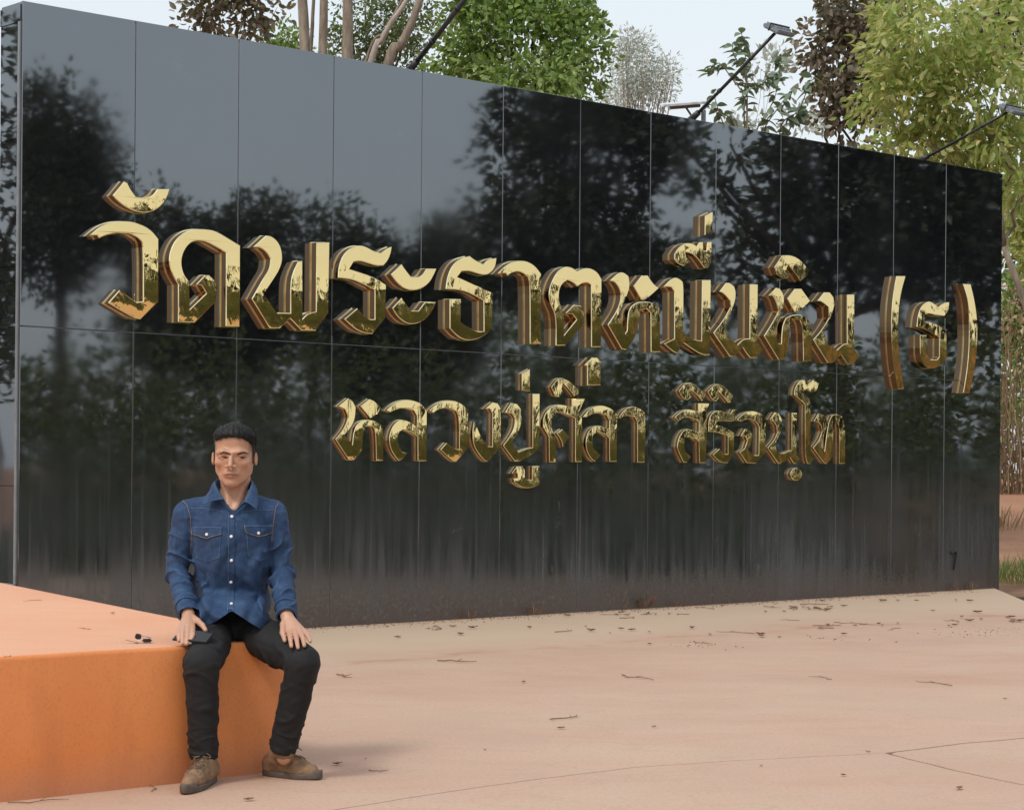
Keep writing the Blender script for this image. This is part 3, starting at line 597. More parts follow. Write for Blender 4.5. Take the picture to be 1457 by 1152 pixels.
# sapling with big separate leaves
sap = empty('sapling', base_of(1080, 21) + Vector((0, 0, -.06)), label='sparse sapling with big separate grey green leaves right of the middle lamp arm', cat='sapling')
so = sap.location.copy()
def blade(l, w, n=5):
    V = []; Fc = []
    for i in range(n + 1):
        t = i / n; ww = w * .5 * math.sin(math.pi * min(1, t ** .8)) ** .8 if 0 < i < n else .002; z = -.22 * l * t * t
        V += [(-ww, l * t, z + ww * .35), (0, l * t, z), (ww, l * t, z + ww * .35)]
    for i in range(n):
        a = i * 3; Fc += [(a, a + 1, a + 4, a + 3), (a + 1, a + 2, a + 5, a + 4)]
    return mesh('leaf', V, Fc, True)
bl = blade(.115, .066); bl.materials.append(M['leaf_sap'])
stems = [[(1062, 185), (1063, 120), (1060, 75), (1055, 48)], [(1062, 150), (1040, 110), (1022, 90), (1010, 105)], [(1075, 190), (1100, 145), (1108, 110), (1112, 80)], [(1045, 175), (1020, 160), (1000, 150)], [(1085, 190), (1110, 150), (1130, 125)], [(1060, 140), (1085, 120), (1095, 105)],
         [(1062, 120), (1045, 80), (1042, 62)], [(1110, 185), (1125, 165), (1150, 160)], [(1030, 178), (1020, 150), (1015, 130)], [(1120, 195), (1140, 150), (1155, 110)]]
rs = random.Random(5); nleaf = 0
MB().tube([(0, 0, 0), (at(1062, 400, 21) - so)[:], (at(1062, 180, 21) - so)[:]], [.03, .022, .014], 7).build('stem', M['bark'], sap, True)
for si, st in enumerate(stems):
    P = smooth3([at(px, py, 21 + rs.uniform(-.15, .15)) - so for px, py in [(1062 if si not in (2, 4, 7, 9) else st[0][0], 240)] + st], 5)
    MB().tube(P, [.008 * (1.2 - .8 * i / len(P)) for i in range(len(P))], 5).build('twig', M['bark'], sap, True)
    for i in range(5, len(P)):
        for q in range(2 if si not in (3, 8) else 1):
            o = link('leaf', bl, None, sap); o.location = P[i]; s_ = rs.uniform(.75, 1.25); o.scale = (s_, s_, s_)
            o.rotation_euler = (rs.uniform(-.9, .5), rs.uniform(-.7, .7), rs.uniform(0, 6.28)); nleaf += 1
tree('shrub', 'bright green shrub top behind the sapling stems', 'shrub', base_of(1110, 26),
     [lobe(1055, 180, 26, 30, 22), lobe(1090, 95, 26, 26, 22), lobe(1140, 175, 26, 28, 22), lobe(1110, 100, 26, 22, 18)], 34, 10, 'leaf_pale', seed=21, spread=.09, ln=(.08, .13), hollow=.2, tr=.015)
# --- strip right of the wall
tree('shrub', 'leafy green shrub seen past the right end of the wall', 'shrub', base_of(1452, 44),
     [lobe(1450, 470, 44, 34, 60), lobe(1440, 560, 43.5, 22, 50), lobe(1460, 410, 44, 25, 30)], 150, 18, 'leaf_green', seed=31, spread=.17, ln=(.10, .19), hollow=.1, tr=.012, limbs=3)
tree('yellow_leaf_tree', 'yellow green branches behind the wall end below the tall tree', 'tree', base_of(1470, 40),
     [lobe(1450, 285, 40, 34, 55), lobe(1480, 340, 40, 40, 50)], 110, 16, 'leaf_yellow', seed=32, spread=.17, ln=(.12, .2), hollow=.1, tr=.015, limbs=3)
e = empty('vine_thicket', base_of(1450, 38) + Vector((0, 0, -.06)), label='tangle of dry brown vines and stems past the wall end', cat='thicket')
mb = MB(); rs = random.Random(9)
for i in range(420):
    x0 = rs.uniform(-.9, 3.0); y0 = rs.uniform(-.6, .8); h = rs.uniform(.8, 4.6)
    P = [Vector((x0, y0, 0))]
    for k_ in range(5): P.append(P[-1] + Vector((rs.gauss(0, .14), rs.gauss(0, .12), h / 5)))
    mb.tube(P, [.016, .014, .012, .010, .008, .004], 4, False)
mb.build('stems', M['dry'], e, True, kind='stuff')
Cn, Dr, ln = clumps([((1, 0, .9), (2.4, .7, 1.0)), ((1, 0, 3.9), (2.4, .7, 1.0))], 260, 14, 33, spread=.2, ln=(.08, .16), hollow=.1)
leaves('dry_leaves', Cn, Dr, ln, .5, M['dry'], e, seed=5)
e = empty('thicket_backdrop', (8.0, 52, -.06), label='dense dark undergrowth far behind the vines at the right edge', cat='undergrowth')
Cn, Dr, ln = clumps([((0, 0, 1.2), (6, 1.5, 2.2)), ((2, 1, 4.2), (6, 1.5, 3.0)), ((4, 1, 7.5), (5, 1.5, 2.5))], 600, 22, 34, spread=.3, ln=(.16, .3), hollow=.1)
leaves('foliage', Cn, Dr, ln, .5, M['leaf_dark'], e, seed=6)
# low soil bank with dry grass behind the pavement
V = []; Fc = []; nx, ny = 40, 16
for j in range(ny):
    for i in range(nx):
        x = 2 + i * .5; y = 26 + j * 1.2; t = min(1, max(0, (y - 28) / 12)); t = t * t * (3 - 2 * t)
        V.append((x, y, -.062 + (.95 * t + .12 * noise.noise((x * .6, y * .5, 2))) * (1 if j else 0)))
for j in range(ny - 1):
    for i in range(nx - 1): Fc.append((j * nx + i, j * nx + i + 1, (j + 1) * nx + i + 1, (j + 1) * nx + i))
link('soil_bank', mesh('soil_bank', V, Fc, True), M['soil'], kind='structure')
def tuft(c, n, h, r, seed):
    rg = np.random.default_rng(seed); a = rg.uniform(0, 6.28, n); q = rg.random(n) ** .5 * r
    P = np.stack([c[0] + np.cos(a) * q, c[1] + np.sin(a) * q, np.full(n, c[2])], 1)
    D_ = np.stack([np.cos(a) * .35 + rg.normal(0, .2, n), np.sin(a) * .35 + rg.normal(0, .2, n), np.ones(n)], 1)
    return P, D_, rg.uniform(.5, 1.1, n) * h
Ps = [tuft((5.35 + random.uniform(0, 1.6), 21.5 + random.uniform(-.8, 3), -.06), 60, .34, .22, i) for i in range(16)]
leaves('grass', np.concatenate([p[0] for p in Ps]), np.concatenate([p[1] for p in Ps]), np.concatenate([p[2] for p in Ps]), .045, M['grass'], None, seed=3)
Ps = [tuft((random.uniform(7, 16), random.uniform(32, 42), .2), 30, .5, .4, i + 50) for i in range(70)]
leaves('dry_grass', np.concatenate([p[0] for p in Ps]), np.concatenate([p[1] for p in Ps]), np.concatenate([p[2] for p in Ps]), .05, M['dry'], None, seed=4)
# --- across the open ground, seen as reflections in the granite and the gold
def mlobe(px, py, D, rx, rz, ry=None):
    s_ = D / F_PX; return (mat_at(px, py, D)[:], (rx * s_, (ry or rx) * s_, rz * s_))
def mbase(px, D):
    p = mat_at(px, 663, D); p.z = 0; return p
gm = 'trees along the road facing the wall'
tree('shade_tree', 'tall narrow dark tree mirrored at the left end of the granite', 'tree', mbase(80, 46),
     [mlobe(88, 190, 46, 62, 85), mlobe(60, 300, 46, 90, 120), mlobe(120, 260, 46, 60, 80), mlobe(40, 200, 46, 50, 90), mlobe(170, 330, 47, 40, 50)], 620, 24, 'leaf_shade', seed=41, spread=.2, ln=(.12, .22), hollow=.2, tr=.2)
sk = [(230, 335, 50, 60), (300, 365, 60, 60), (350, 345, 45, 65), (440, 350, 75, 65), (520, 380, 60, 60), (600, 395, 60, 55), (640, 365, 40, 60)]
for i, (px, py, rx, rz) in enumerate(sk):
    tree('shade_tree', 'rounded dark tree of the low row across the road facing the wall', 'tree', mbase(px, 62),
         [mlobe(px, py, 62, rx, rz), mlobe(px, py + 90, 62, rx * 1.3, 90)], 260, 22, 'leaf_shade', seed=50 + i, group=gm, spread=.28, ln=(.16, .3), hollow=.3, tr=.2)
tree('shade_tree', 'big spreading tree whose branches show in the middle of the granite', 'tree', mbase(830, 38),
     [mlobe(760, 170, 38, 70, 55), mlobe(850, 210, 38, 110, 90), mlobe(700, 290, 38, 35, 22), mlobe(720, 215, 38, 38, 40), mlobe(790, 330, 38, 120, 60), mlobe(860, 90, 38, 110, 60), mlobe(940, 160, 38, 50, 70), mlobe(740, 380, 38, 80, 50), mlobe(880, 380, 38, 120, 60)],
     800, 20, 'leaf_shade', seed=61, spread=.15, ln=(.14, .24), hollow=.1, tr=.22, limbs=9)
tree('shade_tree', 'broad leaved tree with open sky gaps mirrored right of centre', 'tree', mbase(1200, 34),
     [mlobe(1180, 260, 34, 100, 110), mlobe(1300, 300, 34, 120, 150), mlobe(1400, 330, 34, 100, 160), mlobe(990, 230, 33, 28, 28), mlobe(1040, 215, 33, 30, 26), mlobe(1020, 275, 33, 36, 22), mlobe(970, 190, 33, 30, 22), mlobe(1040, 320, 33, 26, 14), mlobe(1130, 180, 34, 45, 50), mlobe(1080, 390, 34, 90, 50), mlobe(1260, 160, 34, 110, 90)],
     760, 18, 'leaf_shade', seed=62, spread=.14, ln=(.16, .27), hollow=.1, tr=.2, limbs=9)
Cn = []; 
e = empty('hedge_mass', (12, 16, -.06), label='long belt of undergrowth across the open ground facing the wall', cat='undergrowth')
lob = [((x - 12 + random.uniform(-.6, .6), y - 16, z), (1.3, 1.3, 1.2)) for y in np.arange(-2, 34, 1.5) for x, z in ((8.6 if y < 24 else 10.5, .8), (11.5, 1.5), (14.5, 2.2))]
Cn, Dr, ln = clumps(lob, 2000, 22, 71, spread=.25, ln=(.10, .2), hollow=.1)
leaves('foliage', Cn, Dr, ln, .5, M['leaf_verge'], e, seed=8)
e = empty('treeline', (70, 20, -.06), label='distant line of woodland beyond the road', cat='woodland')
lob = [((random.uniform(-3, 3), y, random.uniform(2, 5)), (4, 4, random.uniform(3, 5))) for y in np.arange(-50, 60, 4)]
Cn, Dr, ln = clumps(lob, 1300, 20, 72, spread=.7, ln=(.4, .7), hollow=.3)
leaves('foliage', Cn, Dr, ln, .55, M['leaf_dark'], e, seed=9)
for i, (x, y) in enumerate(((-11, 14), (-14, 17.5), (-12.5, 10))):
    tree('shade_tree', ['tree mirrored in the narrow end of the wall', 'tree left of the wall standing farther back', 'tree left of the platform beside the path'][i], 'tree', (x, y, 0),
         [((x, y, 4.2), (1.5, 1.5, 1.6)), ((x + .5, y + .8, 2.6), (1.3, 1.3, 1.2)), ((x, y - .8, 5.6), (1.2, 1.2, 1.0))], 200, 22, 'leaf_shade', seed=80 + i, spread=.2, ln=(.12, .2), hollow=.2, tr=.12)
# ================================================================ lamps
def arm(label, a, b, tipext, r, lampd, seed, visible_head=True):
    """flood light on a slanting arm bolted to the wall top; a: pixel of the base on the wall line, b: pixel of the tip"""
    u, v = a[0] - CX, a[1] - CY; u0 = (u + v * ROLL) / F_PX
    A = W0 - WN * .15; den = u0 * WD.y - WD.x
    s_ = (A.x - u0 * A.y) / (u0 * WD.y - WD.x) * 1.0
    base = A + WD * s_ + Vector((0, 0, WH - .001))
    # tip: choose the outward reach so that it projects on b
    best = None
    for o_ in np.linspace(.2, 2.2, 400):
        p = base + WN * o_; D = p.y; q = at(b[0], b[1], D)
        e_ = abs(q.x - p.x)
        if best is None or e_ < best[0]: best = (e_, q)
    tipp = best[1] - base; t = empty('flood_light', base, label=label, cat='lamp', group='flood lights on slanting arms along the wall top')
    tipp = tipp * tipext; dr = tipp.normalized()
    MB().box((-.05, -.05, 0), (.05, .05, .012)).build('base_plate', M['blackmetal'], t)
    MB().tube([(0, 0, .01), dr * .14], [.032, .026], 10).build('socket', M['blackmetal'], t, True)
    MB().tube([dr * .05, tipp * .5 + Vector((0, 0, -.004)), tipp], [r, r, r * .95], 10).build('arm', M['blackmetal'], t, True)
    for q in (.35, .7): MB().tube([tipp * q - dr * .012, tipp * q + dr * .012], r * 1.35, 10).build('collar', M['blackmetal'], t, True)
    h = tipp; MM = Matrix.Translation(h) @ Matrix.Rotation(WR, 4, 'Z') @ Matrix.Rotation(R(28), 4, 'X')
    MB().box((-.11, -.10, -.022), (.11, .09, .012), MM).build('lamp_head', M['greymetal'], t, bevel=.008)
    MB().box((-.095, -.085, -.028), (.095, .075, -.0225), MM).build('lamp_glass', M['lens'], t)
    for q in range(5): MB().box((-.092 + q * .042, -.06, .0125), (-.084 + q * .042, .07, .030), MM).build('fin', M['greymetal'], t)
    MB().tube([MM @ Vector((-.118, 0, -.03)), MM @ Vector((-.118, 0, .034)), MM @ Vector((.118, 0, .034)), MM @ Vector((.118, 0, -.03))], .007, 6).build('bracket', M['blackmetal'], t)
    return t
arm('black lamp arm rising out of view above the middle left of the wall', (580, 98), (662, -2), 1.25, .020, 1, 1)
arm('flood light on a black arm beside the sapling', (980, 170), (1108, 42), 1, .015, 1, 2)
arm('flood light on a black arm against the yellow green tree at far right', (1305, 226), (1440, 156), 1, .014, 1, 3)
# solar street lamp beyond the wall
b = base_of(975, 34); t = empty('street_lamp', b + Vector((0, 0, -.06)), label='street lamp with flat pale panel head beyond the wall near the middle flood light', cat='lamp')
hp = at(978, 147, 34) - t.location
MB().tube([(.25, 0, 0), (.25, 0, hp.z - .12)], [.06, .04], 10).build('pole', M['greymetal'], t, True)
MB().tube([(.25, 0, hp.z - .5), (hp.x - .05, 0, hp.z - .03)], .018, 8).build('strut', M['greymetal'], t, True)
MM = Matrix.Translation(hp) @ Matrix.Rotation(R(-5), 4, 'Y') @ Matrix.Rotation(R(12), 4, 'X')
MB().box((-.42, -.3, -.02), (.28, .3, .02), MM).build('solar_panel', M['lens'], t, bevel=.006)
MB().box((-.30, -.16, -.075), (.2, .16, -.022), MM).build('lamp_head', M['greymetal'], t, bevel=.01)
# ================================================================ litter on the pavement
rs = random.Random(21)
def curled(l, w, seed):
    r_ = random.Random(seed); V = []; Fc = []; n = 5
    for i in range(n + 1):
        t = i / n; ww = w * .5 * math.sin(math.pi * (.08 + .86 * t)) * r_.uniform(.8, 1.15); z = .006 + .35 * l * (t - .5) ** 2 + r_.uniform(0, .004)
        V += [(l * (t - .5), -ww, z + ww * r_.uniform(.3, .9)), (l * (t - .5), 0, z), (l * (t - .5), ww, z + ww * r_.uniform(.2, .8))]
    for i in range(n):
        a = i * 3; Fc += [(a, a + 3, a + 4, a + 1), (a + 1, a + 4, a + 5, a + 2)]
    me = mesh('dry_leaf', V, Fc, True); me.materials.append(M['litter']); return me
LM = [curled(.075, .035, i) for i in range(3)] + [curled(.05, .03, i + 5) for i in range(2)]
def twig_mesh(l, seed):
    r_ = random.Random(seed); P = [Vector((l * (i / 6 - .5), r_.gauss(0, .012) + .03 * math.sin(i + seed), .005 + r_.uniform(0, .006))) for i in range(7)]
    m_ = MB().tube(P, [.0035, .004, .0035, .003, .003, .0025, .0015], 5)
    m_.tube([P[3], P[3] + Vector((l * .12, .03, .012))], [.0025, .001], 4)
    me = mesh('twig', m_.V, m_.F, True); me.materials.append(M['litter']); return me
TM = [twig_mesh(l, i) for i, l in enumerate((.22, .30, .16, .38))]
def on_plat(p):
    c = ring; n = len(c); ins = False
    for i in range(n):
        a, b_ = c[i], c[(i + 1) % n]
        if (a.y > p.y) != (b_.y > p.y) and p.x < (b_.x - a.x) * (p.y - a.y) / (b_.y - a.y) + a.x: ins = not ins
    return ins
def drop(kind, x, y, z=.001, label=None, group=None, s_=1.):
    me = rs.choice(LM if kind == 'dry_leaf' else TM); o = link(kind, me, None, None, (x, y, z))
    o.rotation_euler[2] = rs.uniform(0, 6.28); o.scale = (s_, s_, s_)
    return tag(o, label, 'leaf' if kind == 'dry_leaf' else 'twig', group)
n_ = 0
while n_ < 105:
    s_ = rs.uniform(2.2, 11.3); off = .12 + abs(rs.gauss(0, 1)) * .95
    if n_ % 5 in (1, 2, 3): cs = rs.choice(((3.2, .7), (4.1, 1.6), (5.3, .5), (6.0, 2.4), (6.9, 1.0), (7.4, 2.7), (8.5, .6), (9.4, 1.9), (10.3, 1.2))); s_ = cs[0] + rs.gauss(0, .28); off = abs(cs[1] + rs.gauss(0, .14))
    if n_ % 5 == 0: off = rs.uniform(2.2, 3.2)
    p = wallp(s_, off, 0)
    if p.x > 4.6 or on_plat(p): continue
    drop('dry_leaf' if n_ % 4 else 'twig', p.x, p.y, .001, 'small dry leaf scattered on the dusty pavement near the black wall' if n_ % 4 else 'thin dry twig lying on the dusty pavement near the black wall', 'dry leaves on the pavement' if n_ % 4 else 'dry twigs on the pavement', rs.uniform(.6, 1.25)); n_ += 1
FG = [(490, 963, 't', 1.2, "dry twig on the pavement just right of the man's knee"), (905, 965, 't', 1.1, 'long dry twig on the pavement below the middle of the wall'), (808, 1022, 't', 1., 'dry twig lying in the centre of the pavement'), (930, 1035, 'l', .7, 'dark dry leaf just right of the centre of the pavement'),
 (798, 1037, 'l', .7, 'dry leaf lying just below the twig in the centre of the pavement'), (650, 942, 't', 1.4, 'longest dry twig in the swept litter right of the man'), (745, 971, 'l', .8, 'dry leaf between the swept litter and the centre twig'), (1200, 1104, 'l', .7, 'dry leaf below the meeting point of the pavement joints'),
 (1083, 1090, 'l', .5, 'small leaf just under the long pavement joint'), (1330, 973, 't', .9, 'dry twig on the right side of the pavement'), (1365, 1123, 'l', .8, 'dry leaf lowest at the right, beyond the short joint'), (480, 1088, 'l', .8, "dry leaf right of the man's left shoe"), (540, 1097, 't', .6, "small twig farther right of the man's left shoe"),
 (520, 1080, 'l', .4, "tiny leaf just above the small twig right of the man's shoe"), (354, 1139, 'l', .7, "curled dry leaf in front of and between the man's shoes"), (217, 1121, 't', .6, "small twig at the platform foot left of the man's shoes"), (55, 1141, 't', .7, 'twig against the platform foot at far left'),
 (1430, 995, 'l', .7, 'dry leaf at the right edge of the pavement'), (1170, 965, 't', .8, 'short twig right of centre below the last letters'), (690, 1067, 'l', .4, 'tiny leaf left of the centre of the pavement'), (1235, 1070, 'l', .4, 'tiny leaf beside the fork of the pavement joints')]
for px, py, kd, s_, lb in FG:
    p = ground(px, py); drop('twig' if kd == 't' else 'dry_leaf', p.x, p.y, .001, lb, None, s_ * .8)
for px, py, lb in [(45, 855, 'tiny twig near the far edge of the platform top at left'), (160, 873, 'tiny twig on the platform top, nearest the black wall'), (120, 895, 'tiny twig in the middle of the orange platform top'), (12, 935, 'tiny twig on the near rim of the platform at far left')]:
    p = ground(px, py, PH); drop('twig', p.x, p.y, PH + .001, lb, None, .35)
# crumbs: swept litter at the wall foot and along the silt line
Pn = []
rg = np.random.default_rng(3)
for i in range(2600):
    s_ = rg.uniform(1.5, 11.1); off = .03 + abs(rg.normal(0, .14)) if i % 3 else rg.normal(3.0, .16) + .3 * math.sin(s_ * 1.3)
    if i % 3 == 0 and noise.noise((s_ * .9, 0, 1)) < .05: continue
    p = wallp(s_, off, .002); 
    if p.x < 4.6 and not on_plat(p): Pn.append(p[:])
Pn = np.array(Pn); n = len(Pn); dd = rg.normal(size=(n, 3)); dd[:, 2] = np.abs(dd[:, 2]) * .25
leaves('fine_litter', Pn, dd, rg.uniform(.006, .022, n), .35, M['litter'], None, seed=2)
# stubbly dead weeds along the foot of the wall
for i, px in enumerate((850, 880, 1245, 1290, 620, 700)):
    s_ = {850: 5.9, 880: 6.25, 1245: 10.3, 1290: 10.6, 620: 3.9, 700: 4.6}[px]; p = wallp(s_, .04, .0)
    P_, D_, l_ = tuft((0, 0, 0), 26, .10 if px != 850 else .17, .05, i)
    o = leaves('dead_weed', P_, D_, l_, .07, M['litter'], None, seed=i); o.location = p; del o['kind']
    tag(o, 'dry weed tuft at the foot of the black wall', 'weed', 'dead weeds at the wall foot')
# bunch of keys on the platform
kp = ground(203, 914, PH); t = empty('key_bunch', (kp.x, kp.y, PH), .4, label='small bunch of keys with black fob lying on the platform top beside the man', cat='keys')
t.scale = (1.15, 1.15, 1.15)
MB().box((-.002, -.014, .002), (.030, .010, .013), Matrix.Rotation(R(-8), 4, 'Z')).build('fob', M['blackmetal'], t, bevel=.004)
MB().box((-.030, -.008, .008), (-.010, .006, .026), Matrix.Rotation(R(14), 4, 'Y')).build('fob', M['blackmetal'], t, bevel=.003)
M['steel'] = simple('worn steel', (.62, .62, .60), .25, 60, Metallic=1.)
MB().tube([(.012 * math.cos(a) - .008, .012 * math.sin(a), .014 + .005 * math.sin(a)) for a in np.linspace(0, 6.28, 18)], .0012, 6).build('ring', M['steel'], t, True)
for q, (x, r_) in enumerate(((-.034, .3), (.004, -.4))):
    MM = Matrix.Translation((x, -.008, .004 + q * .016)) @ Matrix.Rotation(r_, 4, 'Z') @ Matrix.Rotation(.25, 4, 'Y')
    MB().box((-.03, -.0035, 0), (.004, .0035, .0022), MM).box((.0041, -.010, 0), (.022, .010, .0022), MM).build('key', M['steel'], t)
# ================================================================ the seated man
class Field:
    def __init__(s, lo, hi, h, big=.08):
        s.lo = np.array(lo, float); s.h = h; s.n = np.ceil((np.array(hi) - s.lo) / h).astype(int) + 1
        s.D = np.full(s.n, big, np.float32); s.big = big
    def sub(s, lo, hi):
        a = np.clip(np.floor((np.array(lo) - s.lo) / s.h).astype(int), 0, s.n); b = np.clip(np.ceil((np.array(hi) - s.lo) / s.h).astype(int) + 1, 0, s.n)
        sl = tuple(slice(i, j) for i, j in zip(a, b))
        X, Y, Zz = np.meshgrid(*[s.lo[q] + s.h * np.arange(a[q], b[q]) for q in range(3)], indexing='ij', sparse=True)
        return sl, X, Y, Zz
    def comb(s, sl, d, k, op):
        A = s.D[sl]
        if op == 'u':
            h = np.clip(.5 + .5 * (A - d) / k, 0, 1); s.D[sl] = A * (1 - h) + d * h - k * h * (1 - h)
        elif op == 's':
            h = np.clip(.5 - .5 * (A + d) / k, 0, 1); s.D[sl] = A * (1 - h) - d * h + k * h * (1 - h)
    def cap(s, a, b, r1, r2, k=.012, op='u', sq=(1, 1, 1)):
        a = np.array(a, float); b = np.array(b, float); m = max(r1, r2) / min(sq) + k + s.big
        sl, X, Y, Zz = s.sub(np.minimum(a, b) - m, np.maximum(a, b) + m)
        ba = (b - a) * sq; L = max(1e-9, (ba ** 2).sum())
        px, py, pz = (X - a[0]) * sq[0], (Y - a[1]) * sq[1], (Zz - a[2]) * sq[2]
        t = np.clip((px * ba[0] + py * ba[1] + pz * ba[2]) / L, 0, 1)
        d = np.sqrt((px - ba[0] * t) ** 2 + (py - ba[1] * t) ** 2 + (pz - ba[2] * t) ** 2) - (r1 + (r2 - r1) * t)
        s.comb(sl, d.astype(np.float32), k, op); return s
    def chain(s, P, Rr, k=.012, op='u', sq=(1, 1, 1)):
        for i in range(len(P) - 1): s.cap(P[i], P[i + 1], Rr[i], Rr[i + 1], k, op, sq)
        return s
    def ell(s, c, r, k=.012, op='u', rot=None):
        c = np.array(c, float); r = np.array(r, float); m = r.max() + k + s.big
        sl, X, Y, Zz = s.sub(c - m, c + m); x, y, z = X - c[0], Y - c[1], Zz - c[2]
        if rot is not None:
            Q = np.array(rot); x, y, z = (Q[0, 0] * x + Q[1, 0] * y + Q[2, 0] * z, Q[0, 1] * x + Q[1, 1] * y + Q[2, 1] * z, Q[0, 2] * x + Q[1, 2] * y + Q[2, 2] * z)
        k0 = np.sqrt((x / r[0]) ** 2 + (y / r[1]) ** 2 + (z / r[2]) ** 2); k1 = np.sqrt((x / r[0] ** 2) ** 2 + (y / r[1] ** 2) ** 2 + (z / r[2] ** 2) ** 2) + 1e-6
        s.comb(sl, (k0 * (k0 - 1) / k1).astype(np.float32), k, op); return s
    def cutplane(s, p, n_, k=.004, lo=None, hi=None):
        """remove the side the normal points to"""
        n_ = np.array(n_, float); n_ /= np.linalg.norm(n_); sl, X, Y, Zz = s.sub(lo if lo is not None else s.lo, hi if hi is not None else s.lo + s.h * s.n)
        d = (X - p[0]) * n_[0] + (Y - p[1]) * n_[1] + (Zz - p[2]) * n_[2]
        s.comb(sl, (-d).astype(np.float32) + 0 * s.D[sl], k, 's'); return s
    def disp(s, fn, band=.02):
        m = np.abs(s.D) < band; I = np.nonzero(m); P = [s.lo[q] + s.h * I[q] for q in range(3)]
        s.D[m] += fn(*P).astype(np.float32); return s
    def mesh(s, name, smooth=True):
        D = s.D; ins = D < 0
        c = np.zeros(np.array(D.shape) - 1, np.int8)
        for i in (0, 1):
            for j in (0, 1):
                for k in (0, 1): c += ins[i:ins.shape[0] - 1 + i, j:ins.shape[1] - 1 + j, k:ins.shape[2] - 1 + k]
        act = (c > 0) & (c < 8); idx = np.full(act.shape, -1, np.int32); I = np.nonzero(act); idx[I] = np.arange(len(I[0]))
        V = np.zeros((len(I[0]), 3)); W = np.zeros(len(I[0]))
        cr = [(i, j, k) for i in (0, 1) for j in (0, 1) for k in (0, 1)]
        for a in cr:
            for ax in range(3):
                if a[ax]: continue
                b = list(a); b[ax] = 1
                da = D[I[0] + a[0], I[1] + a[1], I[2] + a[2]]; db = D[I[0] + b[0], I[1] + b[1], I[2] + b[2]]
                m = (da < 0) != (db < 0); t = np.where(m, da / np.where(m, da - db, 1), 0)
                p = np.array(a, float)[None, :].repeat(len(t), 0); p[:, ax] += t; V += p * m[:, None]; W += m
        V = V / W[:, None] + np.stack(I, 1); V = s.lo + V * s.h
        Fs = []
        for ax in range(3):
            sl0 = [slice(1, -1)] * 3; sl0[ax] = slice(0, -1); sl1 = [slice(1, -1)] * 3; sl1[ax] = slice(1, None)
            A, B = ins[tuple(sl0)], ins[tuple(sl1)]; e = np.nonzero(A != B); st = A[e]
            g = [e[q] + (0 if q == ax else 1) for q in range(3)]; u, v = [(1, 2), (2, 0), (0, 1)][ax]
            def gi(du, dv):
                q = [x.copy() for x in g]; q[u] -= du; q[v] -= dv; return idx[q[0], q[1], q[2]]
            Q = np.stack([gi(0, 0), gi(1, 0), gi(1, 1), gi(0, 1)], 1); Q[~st] = Q[~st][:, ::-1]; Fs.append(Q)
        Q = np.concatenate(Fs); Q = Q[(Q >= 0).all(1)]
        return npmesh(name, V, Q, smooth), V
def S(px, py, D): return np.array(at(px, py, D))
# ---- joints
J = dict(pelvis=S(326, 884, 8.17), waist=S(329, 840, 8.17), chest=S(331, 770, 8.12), uchest=S(332, 735, 8.11), neck0=S(332, 716, 8.115), neck1=S(334, 684, 8.085),
         sL=S(268, 732, 8.13), sR=S(387, 732, 8.13), eL=S(253, 812, 8.14), eR=S(400, 812, 8.14), wL=S(268, 874, 7.93), wR=S(408, 876, 7.93),
         hL=S(307, 892, 8.14), hR=S(350, 892, 8.14), kL=S(287, 947, 7.72), kR=S(430, 944, 7.80), aL=S(289, 1074, 7.765), aR=S(404, 1064, 7.885))
def skin_m():
    N = nt('sun tanned skin'); v = coord(N); at_ = N('Attribute', _attribute_name='tone'); base = at_.outputs['Color']
    f = nz(N, v, 42, 5, .6); col = mixc(N, .35, base, mixc(N, f, (.80, .80, .80), (1.2, 1.15, 1.1)), 'MULTIPLY')
    return finish(N, col, .42, nz(N, v, 190, 4), .22, .0015, Subsurface_Weight=.12, Subsurface_Radius=(.01, .004, .002), Subsurface_Scale=1.)
M['skin'] = skin_m()
def denim(name, a, b, c):
    N = nt(name); v = coord(N); w = coord(N, (1, 1, 1), rot=(0, R(38), 0))
    tw = N('TexWave', Vector=w, Scale=260., Distortion=1.2, Detail=2.); f = nz(N, v, 9, 8, .72, .6); g = nz(N, coord(N, (1, 1, .25)), 95, 4, .7)
    col = ramp(N, mth(N, 'ADD', mth(N, 'MULTIPLY', f, .7), mth(N, 'MULTIPLY', g, .3)), [(.34, a), (.50, b), (.67, c)])
    pt = N('NewGeometry').outputs['Pointiness']      # wear on raised folds and seams
    col = mixc(N, ramp(N, pt, [(.52, 0.), (.60, .35)]), col, tuple(min(1, x * 1.9 + .01) for x in c))
    return finish(N, col, .85, mth(N, 'ADD', mth(N, 'MULTIPLY', tw.outputs[1], .35), g), .3, .0012)
M['denim'] = denim('blue denim', (.010, .029, .075), (.018, .049, .120), (.042, .094, .19))
M['black_denim'] = denim('faded black denim', (.0045, .0045, .005), (.0075, .0075, .0085), (.015, .015, .0165))
M['stitch'] = simple('tan stitching thread', (.26, .18, .12), .8, 60)
M['stitch_blue'] = simple('pale blue seam edge', (.085, .15, .26), .8, 60)
M['button'] = simple('pearl snap button', (.75, .76, .78), .25, 60, .05)
M['hair'] = simple('short black hair', (.013, .0125, .0125), .62, 120, .4, bstr=.3, bdist=.001)
M['suede'] = simple('tan suede', (.25, .155, .09), .9, 26, .28, .6, .0015)
M['rubber'] = simple('grey brown rubber sole', (.11, .085, .07), .75, 40, .2)
M['lace'] = simple('brown shoe lace', (.15, .10, .065), .9, 60)
M['white'] = simple('eye white', (.42, .36, .32), .3, 50, .05)
M['eye'] = simple('dark eye', (.014, .009, .008), .3, 90)
M['brow'] = simple('dark brow hair', (.07, .035, .024), .8, 90)
M['phone'] = simple('glossy black phone glass', (.006, .006, .007), .06, 20, .1, 0)
